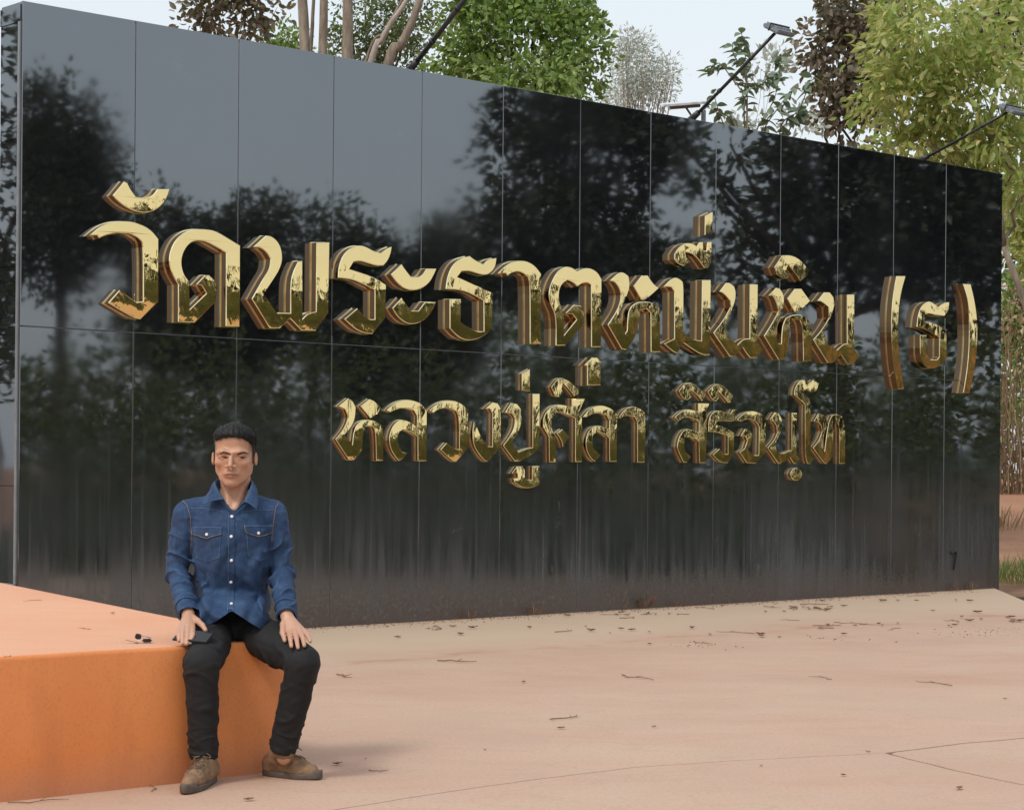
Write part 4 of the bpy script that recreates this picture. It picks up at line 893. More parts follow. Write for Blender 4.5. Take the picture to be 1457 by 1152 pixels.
man = empty('person', J['pelvis'] * [1, 1, 0] + [0, 0, PH], label='seated man in blue denim shirt, black jeans and tan suede shoes, hands on his knees', cat='person')
MO = np.array(man.location)
def mpart(me, name, mat, parent=None, **k):
    if parent is None: parent = man
    me.transform(Matrix.Translation(-Vector(MO))); return link(name, me, mat, parent, **k)
# ---------------------------------------------------------------- body (one surface): head, neck, torso, arms, hands, legs
hc = S(333, 640, 8.06)                       # centre between the ears
px_ = 8.06 / F_PX
def hp(dx, dy, dd): return hc + np.array([dx * px_, dd, -dy * px_])     # dx right, dy down in photo pixels, dd away from camera in m
bf = Field(hc - [.36, .45, 1.30], hc + [.38, .40, .135], .0042)
bf.chain([J['pelvis'], J['waist'], J['chest'], J['uchest']], [.10, .095, .105, .09], .04, sq=(.82, 1.12, 1))
for s_ in 'LR':
    bf.chain([J['uchest'], J['s' + s_]], [.07, .045], .03); bf.chain([J['s' + s_], J['e' + s_], J['w' + s_]], [.043, .034, .0255], .012)
    bf.chain([J['pelvis'], J['h' + s_], J['k' + s_], J['a' + s_]], [.08, .070, .050, .033], .015)
    bf.cap(J['a' + s_], J['a' + s_] + [0, 0, -.035], .031, .028, .01)
bf.chain([J['uchest'] + [0, .01, 0], J['neck0'] + [0, .012, -.004], J['neck1'] + [0, .014, 0]], [.064, .056, .053], .02, sq=(1, 1, 1))
bf.chain([hp(-13, 40, .03), hp(-5, 84, -.028)], [.018, .012], .02); bf.chain([hp(15, 40, .03), hp(5, 84, -.028)], [.018, .012], .02)
# hands (fingers as their own chains)
def hand(w, kn, tips, thumb, mids):
    k0 = [np.array(q) for q in kn]
    for q in k0: bf.cap(w, q, .0165, .0115, .011)
    for a, m, t in zip(k0, mids, tips):
        bf.chain([a, m, t], [.0108, .0092, .0076], .0026)
    bf.chain([w * .55 + thumb[0] * .45, thumb[0], thumb[1], thumb[2]], [.014, .0125, .0105, .0085], .004)
hand(J['wL'], [S(256, 893, 7.855), S(262, 890, 7.85), S(268, 890, 7.848), S(274, 892, 7.85)],
     [S(254.5, 911, 7.785), S(259.5, 915, 7.77), S(265.5, 916, 7.765), S(271.5, 914, 7.77)],
     [S(281, 883, 7.88), S(288, 889, 7.85), S(292.5, 896, 7.83)],
     [S(254, 902, 7.805), S(260, 903, 7.79), S(267, 904, 7.788), S(274.5, 903, 7.79)])
hand(J['wR'], [S(411, 897, 7.87), S(418.5, 895, 7.865), S(425, 895, 7.87), S(430.5, 896, 7.88)],
     [S(414.5, 919, 7.765), S(424, 921, 7.76), S(433, 918, 7.765), S(441.5, 912, 7.79)],
     [S(403, 888, 7.89), S(402, 900, 7.85), S(405.5, 911, 7.82)],
     [S(413, 908, 7.80), S(422, 909, 7.795), S(431, 908, 7.805), S(438, 904, 7.83)])
# head
bf.ell(hp(0, -8, .028), (.0765, .098, .088), .01)            # cranium
bf.ell(hp(0, -12, -.022), (.066, .062, .060), .02)             # forehead
bf.ell(hp(0, 10, -.016), (.0700, .070, .060), .02)             # mid face
bf.ell(hp(0, 22, -.010), (.0670, .066, .050), .02)
bf.chain([hp(-19, 17, .022), hp(-17, 29, .006), hp(-11.5, 39, -.030), hp(-4.5, 47, -.056)], [.021, .018, .0155, .0145], .02)   # jaw
bf.chain([hp(19, 17, .022), hp(17, 29, .006), hp(11.5, 39, -.030), hp(4.5, 47, -.056)], [.021, .018, .0155, .0145], .02)
bf.ell(hp(0, 36, -.038), (.042, .045, .036), .02)
bf.ell(hp(0, 46.5, -.062), (.022, .017, .013), .014)           # chin
for s_ in (-1, 1):
    bf.ell(hp(s_ * 18, 18, -.056), (.017, .016, .013), .018)   # cheekbone
    bf.chain([hp(s_ * 4.5, 3.6, -.0855), hp(s_ * 12, 2.6, -.0840), hp(s_ * 21, 4.2, -.068)], [.0070, .0072, .0062], .016)   # brow ridge
    bf.ell(hp(s_ * 12.2, 10.6, -.0965), (.0160, .0165, .0078), .012, 's')     # socket
    bf.ell(hp(s_ * 12.2, 10.0, -.0665), (.0135, .0135, .0115), .005)      # eyeball under lids
    bf.chain([hp(s_ * 6.5, 9.2, -.0800), hp(s_ * 12, 7.8, -.0835), hp(s_ * 19, 9.8, -.0750)], [.0026, .0038, .0028], .003)  # upper lid
    bf.chain([hp(s_ * 7, 11.6, -.0780), hp(s_ * 12, 12.4, -.0795), hp(s_ * 18.5, 11.4, -.0740)], [.0022, .0028, .0022], .003)   # lower lid
    bf.chain([hp(s_ * 8.5, 24, -.0835), hp(s_ * 12.5, 33, -.0745)], [.0035, .003], .006, 's')          # nasolabial line
    bf.ell(hp(s_ * 30.4, 12.5, .018), (.0068, .016, .0265), .005)          # ear
    bf.ell(hp(s_ * 31.8, 11.5, .004), (.0040, .009, .016), .004, 's')
bf.chain([hp(0, 4, -.083), hp(0, 14, -.0945), hp(0, 22, -.1060)], [.0070, .0074, .0100], .007)    # nose
for s_ in (-1, 1):
    bf.ell(hp(s_ * 5.6, 23.2, -.0945), (.0085, .011, .0068), .004); bf.ell(hp(s_ * 3.0, 26.2, -.1050), (.0038, .006, .0026), .002, 's')
bf.ell(hp(0, 34, -.076), (.027, .016, .014), .012)               # mouth mound
bf.chain([hp(-10, 34.4, -.0815), hp(-3, 32.6, -.0915), hp(3, 32.6, -.0915), hp(10, 34.4, -.0815)], [.0026, .0040, .0040, .0026], .003)
bf.chain([hp(-9, 37.0, -.0815), hp(0, 37.6, -.0895), hp(9, 37.0, -.0815)], [.0024, .0038, .0024], .003)
bf.chain([hp(-12, 35.4, -.0865), hp(0, 35.0, -.0990), hp(12, 35.6, -.0865)], [.0018, .0022, .0018], .0015, 's')
bf.ell(hp(0, 42, -.0900), (.017, .008, .0035), .006, 's')
me, V = bf.mesh('body')
# skin tone per vertex (the skin's own colour: lips, stubble, hands; plus crease shade painted between the lips)
skin = np.array([.50, .275, .178]); T = np.tile(skin, (len(V), 1))
dx = (V[:, 0] - hc[0]) / px_; dy = -(V[:, 2] - hc[2]) / px_; dd = V[:, 1] - hc[1]
def blend(m, c): 
    m = np.clip(m, 0, 1)[:, None]; T[:] = T * (1 - m) + np.array(c) * m
face = (dd < .0) & (dy < 60) & (dy > -50)
blend(np.exp(-((dx / 14) ** 2 + ((dy - 39) / 9) ** 2)) * face * .25, (.33, .17, .12))
lip = np.exp(-((np.abs(dx) / 10.5) ** 6 + ((dy - 35.2) / 3.4) ** 4)) * face * (dd < -.06); blend(lip * .45, (.36, .13, .10))
blend(np.exp(-((dx / 12) ** 4 + ((dy - 35.3) / .9) ** 2)) * face * (dd < -.06) * .85, (.09, .03, .022))  # parting of the lips darkened as painted crease shade
blend(np.exp(-(((np.abs(dx) - 19) / 8) ** 2 + ((dy - 20) / 7) ** 2)) * face * .2, (.50, .22, .13))
blend(np.clip((np.abs(dx) - 21.5) / 4, 0, 1) * np.clip((9 - dy) / 12, 0, 1) * (np.abs(dx) < 28.8) * .8, (.085, .062, .055))
blend((dd > -.01) * (dy < 20) * (np.abs(dx) < 28.5) * .8, (.06, .045, .04))
hand_m = (V[:, 2] < J['wR'][2] + .03) & (V[:, 2] > J['kL'][2] - .02); blend(hand_m * .55, (.52, .30, .21))
col = me.color_attributes.new('tone', 'FLOAT_COLOR', 'POINT'); col.data.foreach_set('color', np.concatenate([T, np.ones((len(T), 1))], 1).astype(np.float32).ravel())
body = mpart(me, 'body', M['skin'])
bt = BVHTree.FromObject(body, bpy.context.evaluated_depsgraph_get()) if False else None
def bvh_of(me, off): return BVHTree.FromPolygons([Vector(v.co) + Vector(off) for v in me.vertices], [tuple(p.vertices) for p in me.polygons])
bodyT = bvh_of(body.data, MO)
def proj(tree_, px, py, D0=7.3, lift=.0):
    """point on a body surface straight ahead at that photo pixel"""
    o = Vector((0, 0, CAM_H)); d_ = (at(px, py, D0) - o).normalized(); h = tree_.ray_cast(o + d_ * 6.8, d_)
    return (h[0] + h[1] * lift, h[1]) if h[0] is not None else (None, None)
def patch(name, tree_, pts, lift, mat, step=1.0, parent=None, thick=.0015, **k):
    """thin raised piece of cloth that follows the surface inside a polygon given in photo pixels"""
    P = [Vector((p[0], p[1], 0)) for p in pts]; xs_ = [p.x for p in P]; ys_ = [p.y for p in P]
    bm = bmesh.new(); vs = [bm.verts.new(p) for p in P]; bm.faces.new(vs); 
    bmesh.ops.triangulate(bm, faces=bm.faces[:])
    for _ in range(5):
        ed = [e for e in bm.edges if e.calc_length() > step]
        if not ed: break
        bmesh.ops.subdivide_edges(bm, edges=ed, cuts=1); bmesh.ops.triangulate(bm, faces=bm.faces[:])
    ok = {}
    for v in bm.verts:
        q, n_ = proj(tree_, v.co.x, v.co.y, lift=lift); ok[v] = q
    bm2 = bmesh.new(); mp = {v: bm2.verts.new(q) for v, q in ok.items() if q is not None}
    for f in bm.faces:
        if all(v in mp for v in f.verts):
            try: bm2.faces.new([mp[v] for v in f.verts])
            except ValueError: pass
    bmesh.ops.recalc_face_normals(bm2, faces=bm2.faces)
    if bm2.faces and sum(f.normal.y for f in bm2.faces) > 0: bmesh.ops.reverse_faces(bm2, faces=bm2.faces)
    ex = bmesh.ops.solidify(bm2, geom=bm2.faces[:], thickness=thick)
    m_ = bpy.data.meshes.new(name); bm2.to_mesh(m_); m_.shade_smooth(); bm.free(); bm2.free()
    return mpart(m_, name, mat, parent, **k)
def seam(name, tree_, pts, lift, r, mat, parent=None, closed=False, step=2., fn=None):
    P = []
    for (a, b) in zip(pts[:-1], pts[1:]):
        n_ = max(1, int(math.dist(a, b) / step))
        for i in range(n_): P.append((a[0] + (b[0] - a[0]) * i / n_, a[1] + (b[1] - a[1]) * i / n_))
    P.append(pts[-1]); Q = []
    for p in P:
        q, n_ = proj(tree_, *p, lift=lift)
        if q is not None and (not Q or (q - Q[-1]).length < .03): Q.append(q)
    if len(Q) < 2: return
    m_ = MB().tube(Q, r, 5); return mpart(mesh(name, m_.V, m_.F, True), name, mat, parent)
# face details
for s_ in (-1, 1):
    c = 333
    patch('eyebrow', bodyT, [(c + s_ * 4.5, 645.3), (c + s_ * 9, 643.2), (c + s_ * 15, 642.0), (c + s_ * 20.5, 644.8), (c + s_ * 21, 646), (c + s_ * 14, 644.6), (c + s_ * 5, 647.6)][::s_], .0005, M['brow'], .8)
    patch('eye', bodyT, [(c + s_ * 7.2, 650.8), (c + s_ * 12, 649.0), (c + s_ * 18.4, 650.4), (c + s_ * 12, 652.2)][::s_], .0004, M['eye'], .8, thick=.0006)
# hair
hf = Field(hc - [.13, .14, .10], hc + [.13, .16, .14], .0032)
hf.ell(hp(0, -7.5, .030), (.0795, .102, .088), .01); hf.ell(hp(-4, -20, -.012), (.066, .081, .045), .012); hf.ell(hp(8, -19, -.002), (.062, .077, .047), .012)
hf.ell(hp(3, -24, -.018), (.050, .062, .036), .012)
hf.disp(lambda x, y, z: .0011 * np.sin(x * 330 + 60 * z + 2 * np.sin(y * 40)), .02)
hf.cutplane(hp(0, -13.0, -.06), (0, -.50, -.87), .004); hf.cutplane(hp(0, 12, 0), (0, -.12, -1), .01)
for s_ in (-1, 1): hf.ell(hp(s_ * 15, 3, -.085), (.024, .050, .052), .006, 's'); hf.ell(hp(s_ * 31, 13, -.004), (.03, .034, .034), .008, 's')
hf.disp(lambda x, y, z: .0022 * np.sin(x * 430 + 3 * np.sin(z * 200)) * np.sin(x * 170 + 1.3) * (y < hc[1] - .02), .02)
me, HV = hf.mesh('hair'); hair = mpart(me, 'hair', M['hair'])
hairT = bvh_of(hair.data, MO); rs = random.Random(4); cen_, dir_, len_ = [], [], []
for i in range(9000):
    v = Vector((rs.gauss(0, 1), rs.gauss(-.3, 1), abs(rs.gauss(0, 1)) - .45)).normalized(); o = Vector(hp(0, -12, .02))
    h = hairT.ray_cast(o + v * .25, -v)
    if h[0] is None: continue
    d_ = (h[1] * .22 + Vector((.30, -.75, .10)) + Vector([rs.gauss(0, .13) for _ in range(3)])).normalized()
    cen_.append((h[0] - h[1] * .002 - Vector(MO))[:]); dir_.append(d_[:]); len_.append(rs.uniform(.005, .013))
for i in range(5200):     # clipped sides and soft hairline, rooted in the skin
    sx = rs.choice((-1, 1)); o = Vector(hp(0, -2, .03)); v = Vector((sx * 1., rs.uniform(-.62, .9), rs.uniform(-.25, .75))).normalized()
    if i % 3 == 0: v = Vector((rs.uniform(-.75, .75), -1, rs.uniform(.50, .66) - .0)).normalized()
    h = bodyT.ray_cast(o + v * .25, -v)
    if h[0] is None: continue
    X_ = (h[0].x - hc[0]) / px_; Y_ = -(h[0].z - hc[2]) / px_
    if i % 3 and (Y_ > 8 or (h[0].y < hc[1] - .035 and Y_ > -12)): continue
    if Y_ > -16 and i % 3 == 0: continue
    d_ = (h[1] * .35 + Vector((0, -.3 if i % 3 else -.6, -.8 if i % 3 else -.1)) + Vector([rs.gauss(0, .25) for _ in range(3)])).normalized()
    cen_.append((h[0] - Vector(MO))[:]); dir_.append(d_[:]); len_.append(rs.uniform(.003, .006) if i % 3 else rs.uniform(.005, .010))
fr = [v.co + Vector(MO) for v in hair.data.vertices]; fr = [p for p in fr if p.y < hc[1] - .03 and -22 < -(p.z - hc[2]) / px_ < -12]
for i in range(700):
    p = rs.choice(fr); cen_.append((p - Vector(MO))[:]); dir_.append((rs.gauss(.15, .35), -.55, rs.gauss(-.35, .4))); len_.append(rs.uniform(.005, .014))
leaves('hair_tufts', cen_, dir_, len_, .09, M['hair'], hair, seed=3)
# ---------------------------------------------------------------- shirt
def limb_folds(a, b, amp, freq, seed, mask=lambda t: 1.):
    a = np.array(a); b = np.array(b); ax = (b - a); L = np.linalg.norm(ax); ax = ax / L
    u = np.cross(ax, [.3, 1, .1]); u /= np.linalg.norm(u); w = np.cross(ax, u)
    def fn(x, y, z):
        p = np.stack([x - a[0], y - a[1], z - a[2]], 1); t = p @ ax / L; r = np.linalg.norm(p - (p @ ax)[:, None] * ax, axis=1); th = np.arctan2(p @ w, p @ u)
        m = np.clip((t + .15) * 5, 0, 1) * np.clip((1.15 - t) * 5, 0, 1) * (r < .105)
        ph = t * freq * 6.283 + 1.9 * np.sin(th + seed) + 1.1 * np.sin(2 * th + seed * 2.3 + t * 5) + .8 * np.sin(t * 17 + seed)
        return -amp * m * mask(t) * (np.exp(-((np.mod(ph, 6.283) - 3.14) / .75) ** 2) - .30) * (.55 + .45 * np.sin(th * 1.5 + seed * 4 + t * 7))
    return fn
sf = Field(hc - [.34, .34, .80], hc + [.36, .32, -.06], .0045)
sf.chain([S(326, 893, 8.16), J['waist'], S(330, 795, 8.13), S(331, 757, 8.12), J['uchest']], [.112, .110, .122, .126, .100], .03, sq=(.82, 1.02, 1))
for s_, q in (('L', -1), ('R', 1)):
    sf.chain([J['uchest'] + [0, .012, .005], J['s' + s_] + [0, 0, 0]], [.062, .056], .03)
    sf.chain([J['uchest'] + [q * .04, .01, .015], J['neck0'] + [q * .03, .012, .0]], [.05, .05], .02); sf.chain([J['neck0'] + [q * .035, .012, .006], J['s' + s_] + [-q * .01, .008, .016]], [.040, .044], .02)
    e = J['e' + s_]; w = J['w' + s_]
    sf.chain([J['s' + s_] + [q * .004, 0, -.006], e * .5 + J['s' + s_] * .5 + [q * .006, 0, 0], e + [q * .002, .004, 0]], [.058, .052, .047], .012)
    sf.chain([e, e * .45 + w * .55, w + (e - w) * .06], [.046, .042, .036], .012)
    sf.cap(w + (e - w) * .20, w - (e - w) * .02, .0385, .0385, .004)
    sf.disp(limb_folds(J['s' + s_], e, .0155, 3.2, 1.2 + q, lambda t: np.clip(.25 + 1.1 * t, 0, 1.2)), .03)
    sf.disp(limb_folds(e, w, .0160, 3.8, 3.1 - q, lambda t: np.clip(1.15 - .5 * t, 0, 1.2)), .03)
# skirt of the shirt over the lap
sf.chain([S(326, 870, 8.10), S(326, 880, 8.0)], [.11, .09], .03, sq=(.76, 1, 1.25)); sf.cap(S(302, 884, 7.985), S(355, 884, 7.985), .075, .075, .03)
def torso_folds(x, y, z):
    X = (x - hc[0]) / px_; Y = -(z - hc[2]) / px_          # photo pixels from the head centre
    a = np.sin(.115 * X + .055 * Y + 1.1 * np.sin(.045 * Y + .8) + .3) * np.clip((Y - 95) / 60, 0, 1)
    b = np.sin(-.10 * X + .085 * Y + .9 * np.sin(.06 * X)) * np.clip((Y - 150) / 50, 0, 1.2)
    c = np.sin(.21 * X + .03 * Y + 2 * np.sin(.02 * Y)) * np.clip((Y - 70) / 80, 0, 1) * .5
    m = (np.abs(X) < 50)
    return m * (-.0135 * np.abs(np.maximum(a, 0)) ** 2 - .0150 * np.maximum(b, 0) ** 2 - .0045 * c)
sf.disp(torso_folds, .03)
sf.disp(lambda x, y, z: .0014 * np.sin(x * 95 + 3 * np.sin(z * 40)) * np.sin(z * 80 + y * 60), .02)
# openings: neck V, hem (curved shirt tails), cuffs
sf.ell(S(333, 702, 8.075), (.058, .075, .052), .004, 's')
sf.cap(S(333, 700, 8.03), S(330.5, 732, 7.99), .040, .010, .004, 's'); sf.cap(S(333, 700, 7.98), S(330.5, 731, 7.92), .040, .010, .004, 's')
hem = S(331, 882, 8.0)
sf.cutplane(S(290, 889, 8), (.30, 0, -1), .003, lo=S(200, 800, 7.6), hi=S(331, 999, 8.5) * [1, 1, 1]) if False else None
me, SV = sf.mesh('shirt')
bm = bmesh.new(); bm.from_mesh(me)
def toph(v):
    D = v.y; return CX + v.x * F_PX / D - 0, CY - (v.z - CAM_H) * F_PX / D    # roll ignored, fine for cutting
def hemline(x):
    pts = [(200, 872), (280, 872), (288, 886), (294, 891.5), (302, 888), (314, 881), (326, 871), (329, 869.5), (334, 872), (350, 883), (362, 891), (373, 896), (381, 886), (388, 872), (396, 862), (470, 860)]
    return np.interp(x, [p[0] for p in pts], [p[1] for p in pts])
kill = []
for v in bm.verts:
    x, y = toph(v.co); y += (x - CX) * 0; xx = x; yy = y
    yy = CY + (y - CY) + (x - CX) * ROLL; xx = x - (y - CY) * ROLL
    armL = (v.co - Vector(J['wL'])).length < .16 and xx < 283 and v.co.y < 8.06; armR = (v.co - Vector(J['wR'])).length < .16 and xx > 391 and v.co.y < 8.06
    if armL or armR:
        s_ = 'L' if armL else 'R'; ax = Vector(J['w' + s_] - J['e' + s_]).normalized()
        if (v.co - Vector(J['w' + s_])).dot(ax) > .004: kill.append(v)
    elif yy > hemline(xx) and v.co.y < 8.17: kill.append(v)
    elif v.co.z < PH + .03: kill.append(v)
bmesh.ops.delete(bm, geom=kill, context='VERTS')
for _ in range(8):
    nb = {v: [e.other_vert(v) for e in v.link_edges if e.is_boundary] for v in bm.verts if v.is_boundary}
    new = {v: v.co * .4 + sum((q.co for q in n_), Vector()) * (.6 / len(n_)) for v, n_ in nb.items() if n_}
    for v, c_ in new.items(): v.co = c_
bm.to_mesh(me); bm.free()
shirt = mpart(me, 'shirt', M['denim']); 
so_ = shirt.modifiers.new('cloth', 'SOLIDIFY'); so_.thickness = .003; so_.offset = -1
shT = bvh_of(shirt.data, MO)
# collar
def loft(name, A, B, mat, n=40, th=.0028, rows=4, sag=.006):
    A = smooth3(A, 6); B = smooth3(B, 6); m = min(len(A), len(B)); V = []; Fc = []
    for a, b in zip(A[:m], B[:m]):
        for j in range(rows + 1):
            t = j / rows; p = a.lerp(b, t); p += Vector((0, -.5, 1)).normalized() * sag * math.sin(math.pi * t); V.append(p)
    for i in range(m - 1):
        for j in range(rows): k_ = i * (rows + 1) + j; Fc.append((k_, k_ + 1, k_ + rows + 2, k_ + rows + 1))
    me_ = mesh(name, V, Fc, True); o = mpart(me_, name, mat); s2 = o.modifiers.new('cloth', 'SOLIDIFY'); s2.thickness = th; s2.offset = 0; return o
Sv = lambda *a: Vector(S(*a))
top = [Sv(319, 710, 7.990), Sv(312, 700, 8.012), Sv(306.5, 688, 8.045), Sv(308, 683, 8.10), Sv(318, 679, 8.165), Sv(334, 678, 8.185), Sv(350, 679, 8.165), Sv(357, 684, 8.10), Sv(357, 690, 8.045), Sv(352, 703, 8.012), Sv(347, 713, 7.990)]
out = [Sv(288, 718, 7.998), Sv(293, 706, 8.030), Sv(298, 699, 8.065), Sv(301, 694, 8.12), Sv(314, 689, 8.19), Sv(334, 684, 8.215), Sv(354, 686, 8.19), Sv(364, 693, 8.12), Sv(366, 702, 8.065), Sv(367, 713, 8.030), Sv(365, 725, 7.996)]
collar = loft('collar', top, out, M['denim'])
st = loft('collar_stand', [p + Vector((0, .006, -.002)) for p in top], [Sv(328, 729, 8.0), Sv(316, 716, 8.02), Sv(310, 704, 8.05), Sv(310, 696, 8.11), Sv(320, 690, 8.15), Sv(334, 689, 8.165), Sv(348, 690, 8.15), Sv(355, 697, 8.11), Sv(354, 706, 8.05), Sv(346, 718, 8.02), Sv(332, 729, 8.0)], M['denim'], sag=0)
# placket, buttons, yoke, pockets, seams
patch('placket', shT, [(325.5, 733), (333.5, 733), (334, 780), (333.5, 830), (332.5, 870), (324, 870), (325, 830), (325.5, 780)], .0035, M['denim'], 3)
seam('seam', shT, [(325, 733), (325, 780), (324.5, 830), (323.5, 871)], .0045, .0010, M['stitch_blue'])
for bx, by in ((330, 735), (329.5, 763.5), (329.5, 797), (328.5, 827), (329.5, 860)):
    q, n_ = proj(shT, bx, by, lift=.0065)
    if q is None: continue
    Q = n_.to_track_quat('Z', 'Y').to_matrix().to_4x4(); m_ = MB().tube([(0, 0, -.003), (0, 0, .0005), (0, 0, .0022), (0, 0, .0028)], [.0062, .0062, .0048, .002], 12)
    me_ = mesh('button', m_.V, m_.F, True); me_.transform(Matrix.Translation(q) @ Q); mpart(me_, 'button', M['button'])
for px0, px1, yt, bx, q in ((273, 316, 749, 295, -1), (347, 388, 747, 367, 1)):
    fl = patch('pocket_flap', shT, [(px0, yt), (px1, yt - .5 + (1 if q < 0 else 0)), (px1 - .5, yt + 11), (bx, yt + 17), (px0 + 2, yt + 10)], .0040, M['denim'], 3, thick=.003)
    seam('seam', shT, [(px0, yt + .5), (px0 + 2, yt + 10), (bx, yt + 16.5), (px1 - .8, yt + 10.5)], .0062, .0011, M['stitch'])
    seam('seam', shT, [(px0 + 3, yt + 2), (px1 - 3, yt + 2)], .0052, .0008, M['stitch_blue'])
    pk = patch('pocket', shT, [(px0 + 3, yt + 9), (px1 - 2, yt + 9), (px1 - 3, yt + 44), (bx + 2, yt + 50), (px0 + 6, yt + 44)], .0012, M['denim'], 3, thick=.0015)
    seam('seam', shT, [(px0 + 4, yt + 16), (px0 + 6, yt + 44), (bx + 2, yt + 50), (px1 - 3, yt + 44), (px1 - 2, yt + 15)], .0026, .0008, M['stitch_blue'])
    qv, n_ = proj(shT, bx, yt + 11.5, lift=.0075)
    Q = n_.to_track_quat('Z', 'Y').to_matrix().to_4x4(); m_ = MB().tube([(0, 0, -.003), (0, 0, .0005), (0, 0, .0022), (0, 0, .0028)], [.0062, .0062, .0048, .002], 12)
    me_ = mesh('button', m_.V, m_.F, True); me_.transform(Matrix.Translation(qv) @ Q); mpart(me_, 'button', M['button'])
seam('seam', shT, [(270, 723), (290, 723), (318, 727)], .001, .0011, M['stitch_blue'])
seam('seam', shT, [(343, 728), (368, 725), (392, 726)], .001, .0011, M['stitch_blue'])
seam('seam', shT, [(257, 709), (266, 718), (271, 735), (273, 765), (271, 790)], .001, .0012, M['stitch'])
seam('seam', shT, [(398, 712), (392, 722), (389, 745), (387, 770)], .001, .0012, M['stitch'])
seam('hem', shT, [(289, 886), (294, 890), (302, 886.5), (314, 879.5), (326, 869.5), (329, 868), (334, 870.5), (350, 881.5), (362, 889.5), (372, 894), (380, 885), (386, 873)], .0015, .0014, M['stitch_blue'])
for s_ in 'LR':
    e, w = Vector(J['e' + s_]), Vector(J['w' + s_]); ax = (w - e).normalized(); u = ax.cross(Vector((1, 0, 0))).normalized(); v2 = ax.cross(u)
    for off, r_ in ((-.003, .0405), (-.055, .0425)):
        P = [w + ax * off + (u * math.cos(a) + v2 * math.sin(a)) * r_ for a in np.linspace(0, 6.283, 26)]
        m_ = MB().tube(P, .0022, 5); mpart(mesh('cuff_seam', m_.V, m_.F, True), 'cuff_seam', M['denim'])
# ---------------------------------------------------------------- jeans
jf = Field(np.minimum(J['aL'], J['hR']) - [.12, .22, .02], [J['kR'][0] + .13, J['pelvis'][1] + .2, J['waist'][2] + .02], .0045)
jf.ell(J['pelvis'] + [0, .0, .0], (.165, .125, .10), .02)
for s_, q in (('L', -1), ('R', 1)):
    h, k_, a = J['h' + s_], J['k' + s_], J['a' + s_]
    jf.chain([h, h * .5 + k_ * .5 + [0, 0, .004], k_ + [0, .012, .008]], [.088, .077, .066], .02)
    jf.chain([k_ + [0, .004, .0], k_ * .6 + a * .4 + [0, .006, 0], a + [0, .0, .012]], [.066, .0585, .0565], .015)
    jf.disp(limb_folds(k_, a, .0085, 2.8, .7 + q * 1.3, lambda t: .45 + .7 * np.abs(t - .45) * 2), .03)
    jf.disp(limb_folds(a + (k_ - a) * .0, a + (k_ - a) * .34, .0090, 2.6, 2.2 + q, lambda t: 1 - .6 * np.clip(t, 0, 1)), .03)
    jf.disp(limb_folds(h, k_, .0115, 2.8, 2.0 - q * .6), .03)
jf.disp(lambda x, y, z: .0012 * np.sin(x * 85 + 3 * np.sin(z * 50)) * np.sin(z * 70 + y * 60), .02)
jf.cutplane([0, 0, PH + .002], (0, 0, -1), .006, lo=[-3, 8.02, .3], hi=[0, 8.6, PH + .05])
for s_ in 'LR':
    a, k_ = J['a' + s_], J['k' + s_]; ax = (a - k_) / np.linalg.norm(a - k_)
    jf.cutplane(a + ax * .012, ax, .003, lo=a - .13, hi=a + [.13, .13, .10])
    jf.cap(a - ax * .012, a + ax * .2, .043, .043, .003, 's')
jf.cutplane(J['waist'] + [0, 0, -.005], (0, 0, 1), .005)
me, JV = jf.mesh('jeans'); jeans = mpart(me, 'jeans', M['black_denim']); jT = bvh_of(jeans.data, MO)
seam('seam', jT, [(329, 884), (331, 893), (334, 903)], .001, .0015, M['black_denim'])
seam('seam', jT, [(300, 1000), (303, 1030), (304.5, 1062)], .0008, .0012, M['black_denim'])
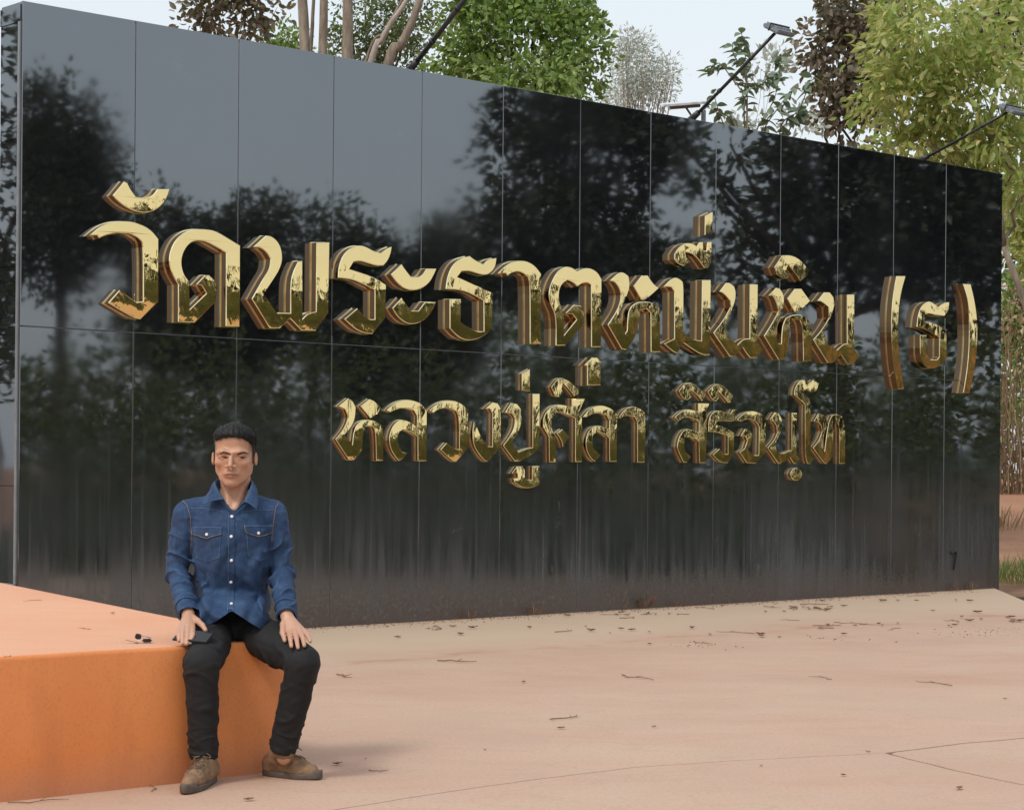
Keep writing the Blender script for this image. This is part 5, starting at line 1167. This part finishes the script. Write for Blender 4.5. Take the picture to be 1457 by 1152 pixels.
# ---------------------------------------------------------------- shoes
def shoe(heel, toe, ank, seed):
    heel = np.array([heel[0], heel[1], 0.]); toe = np.array([toe[0], toe[1], 0.]); ax = toe - heel; L = np.linalg.norm(ax); ax /= L; sd_ = np.array([ax[1], -ax[0], 0])
    up = np.array([0, 0, 1.])
    e = empty('shoe', Vector(heel) - Vector(MO)); e.parent = man
    f = Field(np.minimum(heel, toe) - [.08, .08, -.004], np.maximum(heel, toe) + [.08, .08, .16], .0038)
    P = lambda t, z, s_=0: heel + ax * L * t + up * z + sd_ * s_
    f.chain([P(.12, .045), P(.35, .045), P(.62, .036, .004), P(.86, .030, .003)], [.034, .034, .036, .028], .02, sq=(1, 1, .95))
    f.chain([P(.13, .05), np.array([ank[0], ank[1], .12])], [.037, .043], .015); f.chain([P(.34, .072), P(.62, .047, .003)], [.030, .026], .02)
    f.chain([P(.30, .085), np.array([ank[0], ank[1], .12]) + ax * .006], [.034, .040], .015)
    f.disp(lambda x, y, z: .0016 * np.sin(x * 150 + 2 * np.sin(z * 90)) * np.sin(z * 130 + y * 110), .02)
    f.cutplane([0, 0, .017], (0, 0, -1), .002); f.cap(np.array([ank[0], ank[1], .125]), np.array([ank[0], ank[1], .2]), .037, .04, .003, 's'); f.cutplane([ank[0], ank[1], .135], -ax * .2 + up, .003)
    me_, _ = f.mesh('upper'); me_.transform(Matrix.Translation(-Vector(heel))); up_ = link('upper', me_, M['suede'], e)
    # sole with raised toe bumper
    V = []; n = 44; prof_ = []
    for i in range(n):
        a = 2 * math.pi * i / n; c_, s2 = math.cos(a), math.sin(a)
        x = .50 + .535 * c_; wv = (.036 + .009 * math.exp(-((x - .68) / .22) ** 2)) * abs(s2) ** .75 * (1 if s2 > 0 else -1) * (1 if abs(c_) < .999 else 1)
        prof_.append((x * L, wv + .003 * math.sin(x * 3)))
    lv = [(0, .94), (.004, 1.), (.017, 1.01), (.023, .985), (.023, .80)]
    for z, s3 in lv:
        for (x, y) in prof_:
            cx_ = L * .5; q = ax * (cx_ + (x - cx_) * (1 - (1 - s3) * .35)) + sd_ * y * s3; zz = z + (.016 * max(0, (x / L - .86) / .17) if z > .01 else 0) + (.004 * max(0, (x / L - .8) / .2) if z < .01 else 0)
            V.append((q[0], q[1], zz))
    Fc = [(r_ * n + i, r_ * n + (i + 1) % n, (r_ + 1) * n + (i + 1) % n, (r_ + 1) * n + i) for r_ in range(len(lv) - 1) for i in range(n)] + [tuple(range(n))[::-1], tuple((len(lv) - 1) * n + i for i in range(n))]
    link('sole', mesh('sole', V, Fc, True), M['rubber'], e)
    T_ = bvh_of(up_.data, heel); 
    def onv(t, s_):
        o = Vector(P(t, .25, s_)); h = T_.ray_cast(o, Vector((0, 0, -1))); return (h[0] + h[1] * .002 - Vector(heel)) if h[0] is not None else None
    m_ = MB(); rr = random.Random(seed)
    for i in range(6):
        t = .40 + i * .052
        A = [onv(t + .03, -.021 + .001 * i), onv(t + .012, -.008), onv(t - .004, .008), onv(t - .018, .022 - .001 * i)]; B = [onv(t + .03, .021 - .001 * i), onv(t + .012, .008), onv(t - .004, -.008), onv(t - .018, -.022 + .001 * i)]
        for q in (A, B):
            if all(p is not None for p in q): m_.tube(q, .0022, 5)
    b0 = onv(.40, 0)
    if b0 is not None:
        for s_ in (-1, 1):
            v_ = Vector(sd_) * s_; m_.tube(smooth3([b0, b0 + v_ * .018 + Vector((0, 0, .010)), b0 + v_ * .034 - Vector((0, 0, .004)), b0 + v_ * .018 + Vector(ax) * .014 - Vector((0, 0, .0)), b0], 4), .0020, 5)
            m_.tube([b0, b0 + v_ * .020 + Vector(ax) * .02 - Vector((0, 0, .004)), b0 + v_ * .034 + Vector(ax) * .045 - Vector((0, 0, .026))], .0020, 5)
    link('laces', mesh('laces', m_.V, m_.F, True), M['lace'], e)
    for s_ in (-1, 1):   # eyelet stay
        P2 = [onv(t, s_ * (.024 - .004 * (t - .4))) for t in np.linspace(.34, .72, 9)]; P2 = [p for p in P2 if p is not None]
        if len(P2) > 2: mm = MB().tube(P2, .0014, 5); link('stay', mesh('stay', mm.V, mm.F, True), M['suede'], e)
    return e
shoe(ground(303, 1110)[:2], ground(263, 1130)[:2], J['aL'], 1)
shoe(ground(377, 1102)[:2], ground(455, 1109)[:2], J['aR'], 2)
# ---------------------------------------------------------------- phone
c0 = Vector(S(274, 905, 7.795)); ph = empty('mobile_phone', c0, label='black mobile phone held under the right hand on his thigh', cat='phone')
xv = (Vector(S(298, 909, 7.745)) - Vector(S(248, 904, 7.80))).normalized(); yv = Vector(S(301, 898, 7.79)) - Vector(S(287, 917, 7.715)); yv = (yv - xv * yv.dot(xv)).normalized(); zv = xv.cross(yv)
Q = Matrix((xv, yv, zv)).transposed().to_4x4()
MB().box((-.070, -.036, -.004), (.078, .036, .0035), Q).build('phone_body', M['blackmetal'], ph, bevel=.003)
MB().box((-.067, -.033, .0036), (.075, .033, .0044), Q).build('screen', M['phone'], ph)
